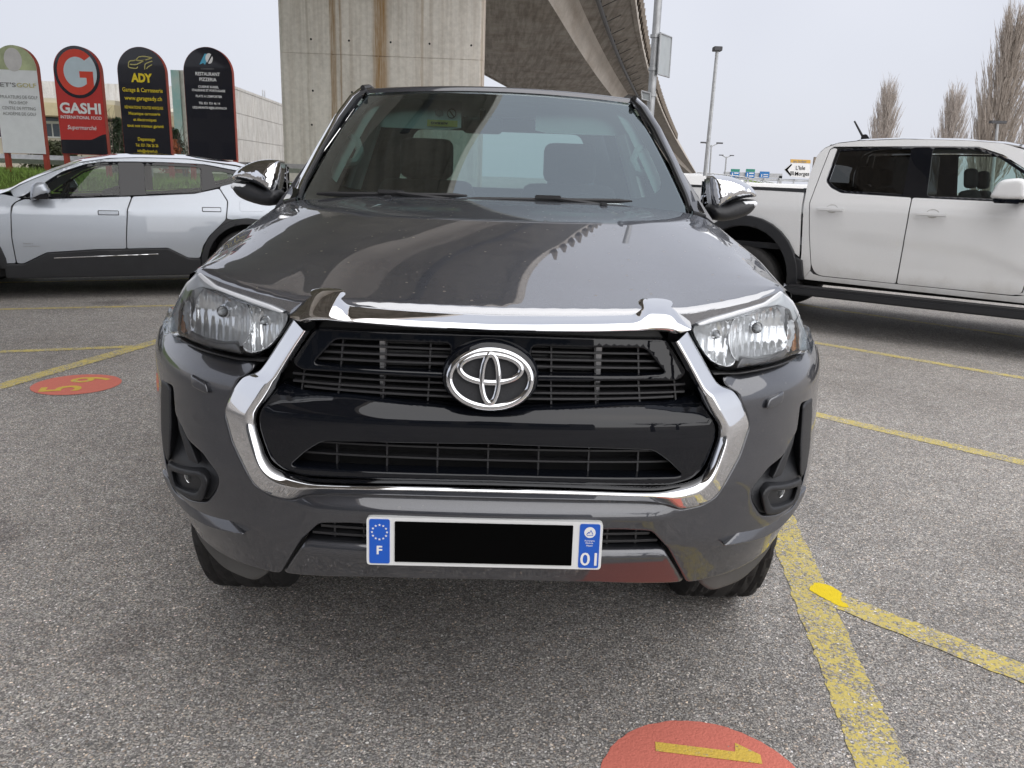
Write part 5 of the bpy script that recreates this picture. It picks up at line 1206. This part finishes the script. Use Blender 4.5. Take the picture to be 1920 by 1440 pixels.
for pl_ in ([(-.25, -.02), (-.22, .05), (-.10, .075), (-.02, .14), (.10, .155), (.25, .13)], [(-.25, -.02), (-.24, -.07), (-.10, -.085), (-.06, -.05)], [(-.10, .075), (.02, .07), (.12, .09), (.22, .12)], [(-.22, -.01), (-.10, -.01), (.0, .03), (.10, .09)], [(.08, -.10), (.09, -.02), (.12, .02), (.25, .07)], [(.12, -.09), (.15, -.05), (.24, .0)]):
    stroke(s, [(u*W_, c0+v*W_) for u, v in pl_], .010*W_, 'print_gold')
# 4 restaurant
s = Totem('black arched board with white lettering, reading RESTAURANT PIZZERIA', 355, 444, 88, 299, 'sign_black')
c0 = s.h*.895
s.face('logo_blue', [(-.16*s.w, c0-.05*s.h), (-.04*s.w, c0+.045*s.h), (.0, c0+.045*s.h), (.0, c0-.015*s.h), (-.05*s.w, c0-.05*s.h), (-.08*s.w, c0-.035*s.h)], 'sign_cyan', 1)
s.face('logo_white', circ(.045*s.w, c0+.005*s.h, .075*s.w, 24, .045*s.h), 'print_white', 2)
s.face('logo_slash', [(-.02*s.w, c0-.05*s.h), (.0*s.w, c0-.05*s.h), (.13*s.w, c0+.04*s.h), (.10*s.w, c0+.045*s.h)], 'sign_black', 3)
s.text('LE QUARANTE-9', .190, .014, 'print_grey', .26)
for q, f, h, wd in (('RESTAURANT', .235, .030, .50), ('PIZZERIA', .283, .030, .35), ('CUISINE SUISSE,', .348, .020, .42), ('ITALIENNE ET PORTUGAISE', .380, .020, .68), ('PLATS A L\'EMPORTER', .432, .020, .54), ('TEL 021 731 46 14', .493, .020, .44), ('LEQUARANTE-9@BLUEWIN.CH', .533, .020, .70)):
    s.text(q, f, h, 'print_white', wd, .022)

# guard rail behind the boards
gr = thing('guard_rail', 'grey steel guard rail behind the advertising boards', 'guard rail', (-8, 15.2, 0))
za = at(60, 292, 15.2)[2]
mb = MB(); mb.prism([(-.03, za-.16), (.03, za-.12), (-.02, za-.08), (.03, za-.02), (-.03, za+.02), (-.06, za-.07)], -6, 5, 'X'); mb.build('beam', 'galvanised', gr)
for x in np.arange(-5.5, 5, 1.6): mb = MB(); mb.box((x, .08, za-.4), (.03, .05, .42)); mb.build('post', 'galvanised', gr)

# beige low building
mat('beige_render', (.56, .52, .42), .85, .08, 1.2, bumpy=.3, bscale=30)
mat('cream_fascia', (.55, .47, .30), .7, .08)
mat('white_frame', (.72, .73, .72), .5, .03)
mat('building_glass', (.05, .07, .09), .08, .2, 1.0)
BY = 30.0
p0, p1 = at(-60, 184, BY), at(213, 190, BY); zb, zt = 0.0, (p0[2]+p1[2])/2
bb = thing('building', 'low beige building with cream roof band and white windows, behind the red board', 'building', (p0[0], BY, 0))
L_ = p1[0]-p0[0]
mb = MB(); mb.box((L_/2, 5, zt/2-.35), (L_/2, 5, zt/2-.35)); mb.build('wall', 'beige_render', bb)
mb = MB(); mb.box((L_/2, 4.8, zt-.30), (L_/2+.5, 5.8, .30)); rf = mb.build('roof_slab', 'beige_render', bb)
zf = at(100, 203, BY)[2]; mb = MB(); mb.box((L_/2, 4.7, zf-.10), (L_/2+.55, 5.9, .22)); mb.build('fascia', 'cream_fascia', rf)
for px0, px1, ya_, yb_ in ((86, 112, 211, 258), (20, 60, 211, 258), (-30, 5, 211, 258)):
    a, c = at(px0, yb_, BY), at(px1, ya_, BY); x0, x1, z0, z1 = a[0]-p0[0], c[0]-p0[0], a[2], c[2]
    mb = MB(); mb.box(((x0+x1)/2, -.02, (z0+z1)/2), ((x1-x0)/2, .04, (z1-z0)/2)); wn = mb.build('window', 'white_frame', bb)
    zm = z0+(z1-z0)*.60; xm = (x0+x1)/2
    for q0, q1, r0, r1 in ((x0+.05, xm-.03, z0+.05, zm-.05), (xm+.03, x1-.05, z0+.05, zm-.05), (x0+.05, x1-.05, zm+.05, z1-.05)):
        mb = MB(); mb.box(((q0+q1)/2, -.065, (r0+r1)/2), ((q1-q0)/2, .01, (r1-r0)/2)); mb.build('pane', 'building_glass', wn)
# second beige block with a sloping roof line
q0, q1 = at(205, 198, 36), at(345, 235, 36)
sb = thing('building', 'beige block with a falling roof line between the red and the yellow-lettered boards', 'building', (q0[0], 36, 0))
mb = MB(); mb.prism([(0, 0), (q1[0]-q0[0], 0), (q1[0]-q0[0], q1[2]), (1.1, q0[2]+.05), (0, q0[2])], 0, 6); mb.build('wall', 'beige_render', sb)
mb = MB(); mb.prism([(-.1, q0[2]), (1.1, q0[2]+.06), (q1[0]-q0[0]+.1, q1[2]+.0), (q1[0]-q0[0]+.1, q1[2]+.16), (1.1, q0[2]+.24), (-.1, q0[2]+.20)], -.1, 6.1); mb.build('coping', 'beige_render', sb)

# long concrete hall wall running away to the right
HT = 7.4
h0, h1 = at_z(443, 168, HT), at_z(523, 197, HT)
dv = (h1-h0)[:2]; dv = dv/np.linalg.norm(dv); st = h0[:2]-dv*3.2
hall = thing('hall', 'long grey concrete panel hall receding behind the black board and the pier', 'building', (st[0], st[1], 0), math.atan2(dv[1], dv[0]))
LEN = 34.0
mb = MB(); mb.box((LEN/2, 8.03, HT/2-.1), (LEN/2-.02, 8, HT/2-.12)); mb.build('core', 'wall_concrete', hall)
zr_ = [0, 1.4, 3.6, 5.6, HT]
for i in range(8):
    for j in range(4):
        mb = MB(); mb.box((4.25*i+2.125, 0, (zr_[j]+zr_[j+1])/2), (2.105, .05, (zr_[j+1]-zr_[j])/2-.02)); mb.build('concrete_panel', 'wall_concrete', hall)
mb = MB(); mb.box((LEN/2, .0, HT+.10), (LEN/2, .09, .10)); mb.build('coping', 'wall_concrete', hall)
for x in (12.3, 13.0): mb = MB(); mb.tube([(x, .2, HT), (x, .2, HT+.8), (x+.1, .2, HT+.9)], .05, 6); mb.build('roof_vent', 'galvanised', hall)
# teal and concrete pylon
a, c = at(332, 300, 24), at(351, 132, 24)
pyl = thing('pylon', 'slim concrete pylon with faded turquoise side, between the two black boards', 'pylon', ((a[0]+c[0])/2, 24, 0))
m, t, b = nodes('faded_teal'); v = world_pos(t)
t.links.new(ramp(t, noise(t, v, 1.2, 6, .7), [(.35, (.24, .46, .46)), (.65, (.48, .55, .52))]), b.inputs['Base Color']); setb(b, rough=.9); MATS['faded_teal'] = m
hw_ = (c[0]-a[0])/2
mb = MB(); mb.prism([(-hw_*1.0, 0), (hw_, 0), (hw_, .5), (-hw_, .5)], 0, c[2], 'Z'); mb.build('shaft', 'wall_concrete', pyl)
mb = MB(); mb.box((-hw_*.45, -.03, c[2]/2), (hw_*.5, .028, c[2]/2-.01)); mb.build('painted_side', 'faded_teal', pyl)

# shrubs and young trees between the boards
mat('bark', (.13, .11, .095), .9, .3, 20)
mat('evergreen', (.030, .050, .022), .7, .5, 6)
mat('hedge_leaf', (.075, .085, .040), .7, .5, 6)
mat('rusty_leaf', (.38, .12, .05), .7, .4, 6)
def leafy(name, label, cat, c, rx, rz, n, leaf, m, base=0.0):
    o = thing(name, label, cat, (c[0], c[1], base)); V = []; F = []
    for i in range(n):
        a = random.uniform(0, 6.283); q = random.random()**.5; hh = random.uniform(0, 1); rr = rx*q*(1-hh**2.2*.75)*random.uniform(.7, 1.15)
        p = Vector((math.cos(a)*rr, math.sin(a)*rr, .15+hh*(rz-.15))); d = Vector((random.gauss(0, 1), random.gauss(0, 1), random.gauss(0, 1))).normalized(); e_ = d.orthogonal().normalized(); s_ = leaf*random.uniform(.6, 1.4)
        n0 = len(V); V += [p+d*s_, p+e_*s_*.45, p-d*s_, p-e_*s_*.45]; F.append((n0, n0+1, n0+2, n0+3))
    mesh('crown', V, F, m, o); mb = MB(); mb.tube([(0, 0, -.3), (.02, 0, rz*.5), (0, .02, rz*.9)], [.05, .03, .01], 6); mb.build('trunk', 'bark', o); return o
c = at(102, 285, 19); leafy('hedge', 'olive hedge between the golf board and the red board', 'hedge', c, .75, c[2]+.25-1.0, 2600, .05, 'hedge_leaf', 1.0)
c = at(228, 290, 18); leafy('conifer', 'narrow dark evergreen at the left edge of the yellow-lettered board', 'conifer', c, .32, at(228, 222, 18)[2]-.9, 1500, .045, 'evergreen', .9)
c = at(331, 290, 22); leafy('conifer', 'narrow dark evergreen in front of the turquoise pylon', 'conifer', c, .34, at(331, 243, 22)[2]-.9, 1300, .05, 'evergreen', .9)
c = at(326, 290, 21); leafy('bush', 'rust coloured bush beside the yellow-lettered board', 'bush', c, .38, at(326, 262, 21)[2]-.9, 900, .05, 'rusty_leaf', .9)
def bare_shrub(c, base, hgt, n, label, spread=.25, name='bare_shrub'):
    o = thing(name, label, 'shrub', (c[0], c[1], base)); mb = MB()
    for i in range(n):
        a = random.uniform(0, 6.28); l = hgt*random.uniform(.55, 1.0); s_ = spread*random.uniform(.3, 1)
        p = [(0, 0, 0), (math.cos(a)*s_*.4, math.sin(a)*s_*.4, l*.5), (math.cos(a)*s_+random.uniform(-.1, .1), math.sin(a)*s_, l)]; mb.tube(p, [.014, .009, .003], 4)
        for k in range(5):
            q = random.uniform(.3, .9); b0 = Vector(p[1]).lerp(Vector(p[2]), q); mb.tube([b0, b0+Vector((random.uniform(-.2, .2), random.uniform(-.2, .2), random.uniform(.1, .35)))], [.006, .002], 3)
    mb.build('branches', 'bark', o); return o
c = at(212, 300, 17); bare_shrub(c, .9, at(212, 205, 17)[2]-.9, 9, 'bare twiggy shrub right of the red board', .45)
c = at(345, 300, 17.5); bare_shrub(c, .9, at(345, 235, 17.5)[2]-.9, 8, 'bare twiggy shrub in front of the turquoise pylon', .3)
c = at(205, 200, 60); bare_shrub((c[0], 60, 0), 0, at(205, 180, 60)[2], 40, 'bare tree top above the beige roof', 2.2, 'bare_tree')['category'] = 'tree'

# ================================================================= STREET FURNITURE (right)
mat('sign_back', (.40, .43, .44), .5, .08)
mat('lamp_dark', (.05, .05, .055), .5, .1)
YP = 9.6
A, B = at(1238, -60, YP), at(1212, 320, YP)
sp = thing('sign_post', 'tall galvanised post with two sign backs, right of the viaduct', 'sign post', (B[0], YP, 0))
mb = MB(); mb.tube([(0+(B[0]-B[0]), 0, 0), (A[0]-B[0], 0, A[2]+1.5)], .052, 12); mb.build('pole', 'galvanised', sp, True)
def sign_back(quad, Y, th=.03):
    P = [at(px, py, Y+dy)-np.array([B[0], YP, 0]) for px, py, dy in quad]; n = len(P)
    V = [tuple(p) for p in P]+[(p[0]+.01, p[1]+th, p[2]) for p in P]
    mb = MB(); mb.add(V, [(0, 1, 2, 3), (7, 6, 5, 4)]+[(i, (i+1) % 4, (i+1) % 4+4, i+4) for i in range(4)]); o = mb.build('sign_plate', 'sign_back', sp, bevel=.008)
    mb = MB(); mb.tube([(p[0], p[1]-.004, p[2]) for p in P]+[(P[0][0], P[0][1]-.004, P[0][2])], .013, 6); mb.build('rim', 'galvanised', o, True)
sign_back([(1238, 62, -.1), (1259, 70, .45), (1254, 145, .45), (1233, 139, -.1)], YP)
sign_back([(1203, 171, -.05), (1219, 175, -.1), (1219, 190, -.1), (1204, 186, -.05)], YP)
for py in (68, 130, 178):
    c = at(1233-py*.065, py, YP)-np.array([B[0], YP, 0]); mb = MB(); mb.lathe([(.058, -.02), (.066, -.02), (.066, .02), (.058, .02)], tuple(c), 'Z', 14); mb.build('clamp', 'galvanised', sp, True)
def lamp(px_t, py_t, px_b, Y, label, head=(.18, .10, .06), arm=0.0, rad=.06, grp='street lamps'):
    T = at(px_t, py_t, Y); Bx = at(px_b, 345, Y)
    o = thing('street_lamp', label, 'street lamp', (Bx[0], Y, 0), 0, grp); tx = T[0]-Bx[0]
    mb = MB(); mb.tube([(0, 0, 0), (tx, 0, T[2])], [rad*1.2, rad*.8], 8); mb.build('pole', 'galvanised', o, True)
    if arm:
        for sg in (-1, 1):
            mb = MB(); mb.tube([(tx, 0, T[2]-.1), (tx+sg*arm, 0, T[2]+.15)], rad*.6, 6); mb.build('arm', 'galvanised', o)
            mb = MB(); mb.box((tx+sg*arm*1.2, 0, T[2]+.16), (arm*.45, .12, .05)); mb.build('lamp_head', 'lamp_dark', o)
    else:
        mb = MB(); mb.box((tx, 0, T[2]), head); mb.build('lamp_head', 'lamp_dark', o, bevel=.01)
lamp(1345, 92, 1320, 21, 'tall grey lamp post with a square dark head, above the chrome mirror', (.11, .12, .055), 0, .055)
lamp(1334, 272, 1330, 60, 'small far lamp post just right of the tall lamp post', arm=.5, rad=.07)
lamp(1362, 294, 1358, 90, 'small double-armed far lamp post above the blue road signs', arm=.5, rad=.09)
lamp(1871, 229, 1868, 30, 'grey lamp post in front of the right-hand poplars', (.30, .10, .05), 0, .06)
# road sign
YS = 20.0
c = at(1523, 352, YS)
rs = thing('direction_sign', "white arrow road sign reading L'Isle and Morges under a yellow hotel sign", 'road sign', (c[0], YS, 0))
zt = at(1521, 294, YS)[2]
mb = MB(); mb.box((0, .05, zt/2), (.035, .035, zt/2)); mb.build('post', 'weathered_wood', rs)
def rs_poly(pts): return [(at(px, py, YS)[0]-c[0], at(px, py, YS)[2]) for px, py in pts]
arrow = rs_poly([(1470, 318), (1484, 306), (1518, 308), (1517, 334), (1482, 331)])
mb = MB(); mb.prism(arrow, -.03, 0); pn = mb.build('arrow_panel', 'print_white', rs)
mb = MB(); mb.prism(rs_poly([(1470.5, 318), (1483, 307.5), (1484.5, 309), (1476, 318.3), (1483, 328.5), (1481.5, 330)]), -.036, -.03); mb.build('arrow_mark', 'print_black', pn)
def rs_t(s_, px, py, h, wd, par, m='print_black'):
    p = at(px, py, YS); letters('lettering', s_, m, par, (p[0]-c[0], -.042, p[2]), (1, 0, .035), (-.035, 0, 1), h, wd, .01)
k_ = (YS+1.58)/FPX
rs_t("L'Isle", 1500, 314.5, 7*k_, 17*k_, pn); rs_t('Morges', 1503, 325.5, 7*k_, 26*k_, pn)
mb = MB(); mb.prism(rs_poly([(1481, 321), (1488, 321.3), (1488, 328.5), (1481, 328)]), -.036, -.03); mb.build('motorway_mark', 'print_grey', pn)
mb = MB(); mb.prism(rs_poly([(1482, 298.5), (1519, 300), (1519, 306.5), (1482, 305)]), -.03, 0); mat('hotel_yellow', (.62, .36, .06), .5, .05); yp = mb.build('hotel_panel', 'hotel_yellow', rs)
rs_t('ibis budget', 1499, 302.5, 4*k_, 24*k_, yp, 'print_grey')
# gantry
YG = 105.0; c = at(1461, 347, YG)
ga = thing('sign_gantry', 'far motorway gantry carrying three blue and green direction signs', 'gantry', (c[0], YG, 0))
mat('gantry_blue', (.02, .16, .42), .5, .05); mat('gantry_green', (.02, .22, .16), .5, .05)
zt = at(1440, 329, YG)[2]; xl = at(1360, 329, YG)[0]-c[0]
mb = MB(); mb.box((0, 0, zt/2), (.22, .2, zt/2)); mb.build('post', 'galvanised', ga)
mb = MB(); mb.box((xl, 0, zt/2), (.22, .2, zt/2)); mb.build('post', 'galvanised', ga)
mb = MB(); mb.box((xl/2, 0, zt), (-xl/2+.2, .2, .28)); mb.build('beam', 'galvanised', ga)
for l, r_, t_, b_, sp_ in ((1367.5, 1385.5, 317, 333, .35), (1395.5, 1414, 317, 333.5, .35), (1422, 1441, 322, 333, 0)):
    a, d = at(l, b_, YG), at(r_, t_, YG); w_, h_ = (d[0]-a[0])/2, (d[2]-a[2])/2
    mb = MB(); mb.box((a[0]+w_-c[0], -.4, a[2]+h_*(1-sp_)), (w_, .06, h_*(1-sp_))); so = mb.build('blue_panel', 'gantry_blue', ga)
    if sp_: mb = MB(); mb.box((a[0]+w_-c[0], -.4, a[2]+h_*(2-sp_)), (w_, .055, h_*sp_-.02)); mb.build('green_panel', 'gantry_green', ga)
    for q in range(2): mb = MB(); mb.box((a[0]+w_*1.25-c[0], -.48, a[2]+h_*(.45+.6*q)), (w_*.5, .01, h_*.11)); mb.build('text_line', 'print_white', so)
    mb = MB(); mb.box((a[0]+w_*.4-c[0], -.48, a[2]+h_*.7), (w_*.08, .01, h_*.4)); mb.build('arrow', 'print_white', so)
# ramp with railing and grass
rm = thing('ramp_railing', 'grey railing of the far ramp descending to the right, below the gantry signs', 'railing', (at(1310, 330, 90)[0], 90, 0))
r0 = np.array([at(1310, 330, 90)[0], 90, 0])
pts = [at(px, py, 90)-r0 for px, py in ((1308, 323), (1340, 325.5), (1380, 330), (1420, 336), (1450, 343), (1475, 353))]
for dz in (0, -.45, -.9): mb = MB(); mb.tube([p+np.array([0, 0, dz]) for p in pts], .07, 5); mb.build('rail', 'galvanised', rm, True)
for i in range(26):
    q = i/25*(len(pts)-1); k = min(int(q), len(pts)-2); p = pts[k]+(pts[k+1]-pts[k])*(q-k); mb = MB(); mb.box((p[0], 0, p[2]-.6), (.05, .05, .6)); mb.build('post', 'galvanised', rm)
P = []
for px, py in ((1392, 338), (1405, 337.5), (1420, 340), (1450, 347), (1480, 356)):
    p = at(px, py, 91); P.append([(p[0], 91, p[2]), (p[0], 88, max(0, p[2]-1.2)), (p[0], 84, 0)])
tag(grid('ramp_bank', P, 'grass_soil'), kind='structure')
# white van seen past the pillar, and a works van with a roof rack
def van(name_label, c, rz, L, H, W, rack=False):
    o = thing('van', name_label, 'van', (c[0], c[1], 0), rz)
    mb = MB(); mb.prism([(-L/2, .35), (L/2, .35), (L/2, .95), (L/2-.55, 1.10), (L/2-1.15, H-.06), (L/2-1.4, H), (-L/2+.10, H), (-L/2, H-.15)], 0, W); bo = mb.build('body', 'white_paint', o, bevel=.05)
    mb = MB(); mb.prism([(L/2-1.95, 1.10), (L/2-.72, 1.10), (L/2-1.22, H-.16), (L/2-1.95, H-.16)], -.012, W+.012); mb.build('side_window', 'building_glass', o)
    mb = MB(); mb.add([(L/2-.62, .15, 1.12), (L/2-.62, W-.15, 1.12), (L/2-1.14, W-.2, H-.12), (L/2-1.14, .2, H-.12)], [(0, 1, 2, 3)]); w2 = mb.build('windscreen', 'building_glass', o); w2.location.x = .03
    for u in (-L/2+.8, L/2-.85):
        for y in (.12, W-.12): wheel(o, (u, y, .33), 1 if y < 1 else -1, TY2, RM2, 'Y')
    if rack:
        for y in (.25, W-.25): mb = MB(); mb.tube([(-L/2+.2, y, H+.14), (L/2-1.5, y, H+.14)], .03, 6); rk = mb.build('rack_rail', 'galvanised', o)
        for u in np.linspace(-L/2+.3, L/2-1.6, 5): mb = MB(); mb.box((u, W/2, H+.18), (.025, W/2-.1, .025)); mb.box((u, .25, H+.07), (.025, .025, .08)); mb.build('rack_bar', 'galvanised', o)
    return o
p = at(1150, 320, 17); van('white van half hidden behind the truck pillar and the chrome mirror', (p[0], 18.8), R(180), 4.4, p[2], 1.8)
p = at(1490, 345, 34); van('white works van with a steel roof rack, behind the white pickup bed', (p[0], 34), R(8), 4.8, p[2], 1.8, True)

# ================================================================= POPLARS
mat('twig', (.38, .33, .285), .9, .35, 30)
mat('twig_pale', (.44, .39, .35), .9, .35, 30)
def poplar(px, py_top, Y, wpx, label, n=420, m='twig'):
    T = at(px, py_top, Y); rad = wpx/2*(Y+1.58)/FPX; H = T[2]
    o = thing('poplar', label, 'tree', (T[0], Y, 0), 0, 'bare poplars behind the white pickup')
    mb = MB(); mb.tube([(0, 0, 0), (.05, 0, H*.4), (0, .05, H*.8), (.02, 0, H*.985)], [H*.018, H*.012, H*.005, H*.001], 8); mb.build('trunk', 'bark', o, True)
    V = []; F = []
    def twig(p, q, r0):
        d = (q-p); s_ = d.cross(Vector((random.gauss(0, 1), random.gauss(0, 1), .1))).normalized()*r0; t_ = d.normalized().cross(s_)
        n0 = len(V); V.extend([p+s_, p-s_*.5+t_*.87, p-s_*.5-t_*.87, q]); F.extend([(n0, n0+1, n0+3), (n0+1, n0+2, n0+3), (n0+2, n0, n0+3)])
    for i in range(n):
        h0 = H*random.uniform(.04, .80); a = random.uniform(0, 6.283); prof = lambda f: rad*(math.sin(min(1, max(0, f))**.75*math.pi*.92+.12)**.7 if 0 <= f <= 1 else 0)
        h1 = min(H*random.uniform(.84, 1.0), h0+H*random.uniform(.16, .40)); rr = prof(h1/H)*random.uniform(.45, 1.05)
        p0 = Vector((0, 0, h0)); p1 = Vector((math.cos(a)*rr*.62, math.sin(a)*rr*.62, h0+(h1-h0)*.45)); p2 = Vector((math.cos(a)*rr, math.sin(a)*rr, h1))
        big = 1.9 if i % 5 == 0 else 1.0; twig(p0, p1+(p1-p0)*.1, H*.0040*big); twig(p1, p2, H*.0028*big)
        for k in range(9):
            q = random.random(); b0 = p0.lerp(p1, q) if k < 3 else p1.lerp(p2, q); aa = a+random.uniform(-1.3, 1.3); l = H*random.uniform(.03, .09)
            e_ = b0+Vector((math.cos(aa)*l*.30, math.sin(aa)*l*.30, l)); twig(b0, e_, H*.0014)
            for g_ in range(2):
                b1 = b0.lerp(e_, random.uniform(.3, .9)); a2 = aa+random.uniform(-1.5, 1.5); l2 = l*.55; twig(b1, b1+Vector((math.cos(a2)*l2*.35, math.sin(a2)*l2*.35, l2)), H*.0009)
    mesh('crown', V, F, m, o); return o
poplar(1671, 150, 100, 64, 'bare poplar standing alone, nearest the pickup antenna', 330, 'twig_pale')
poplar(1797, 160, 104, 72, 'bare poplar standing alone in the middle of the row', 330, 'twig_pale')
poplar(1912, 12, 72, 104, 'tallest bare poplar at the right edge of the picture', 400)
poplar(1857, 182, 84, 50, 'small bare poplar at the foot of the tallest one', 230)
poplar(1990, 30, 76, 90, 'bare poplar cut off by the right edge', 200)
# ================================================================= BEHIND THE CAMERA (seen in the chrome and the paint)
mat('office_wall', (.34, .33, .31), .8, .1)
bc = thing('building', 'long grey office building across the road, mirrored in the chrome', 'building', (-14, -24, 0))
mb = MB(); mb.box((0, -5, 3.6), (20, 5, 3.6)); mb.build('wall', 'office_wall', bc)
for i in range(12):
    for j in range(2):
        mb = MB(); mb.box((-18+i*3.2, .03, 1.9+j*3.3), (1.15, .05, .95)); mb.build('window', 'building_glass', bc)
def bare_tree(x, y, H, label):
    o = thing('bare_tree', label, 'tree', (x, y, 0)); V = []; F = []; mb = MB()
    def br(p, d, l, r_, k):
        q = p+d*l; mb.tube([p, p+(q-p)*.5+Vector((random.uniform(-.05, .05)*l, random.uniform(-.05, .05)*l, 0)), q], [r_, r_*.8, r_*.6], 5 if k > 1 else 3, False)
        if k == 0: return
        for i in range(4 if k > 1 else 5):
            nd = (d+Vector((random.gauss(0, .5), random.gauss(0, .5), random.uniform(-.1, .35)))).normalized(); br(p+(q-p)*random.uniform(.55, 1.0), nd, l*random.uniform(.55, .8), r_*.55, k-1)
    br(Vector((0, 0, 0)), Vector((0, 0, 1)), H*.32, H*.022, 4); mb.build('crown', 'bark', o)
for i, (x, y, H) in enumerate(((6.5, -13, 8), (10, -15, 9), (13.5, -12, 8.5), (18, -16, 10))):
    bare_tree(x, y, H, ('bare tree behind the camera, nearest the office building', 'bare tree behind the camera, second along the kerb', 'bare tree behind the camera, third along the kerb', 'tall bare tree behind the camera, farthest along the kerb')[i])
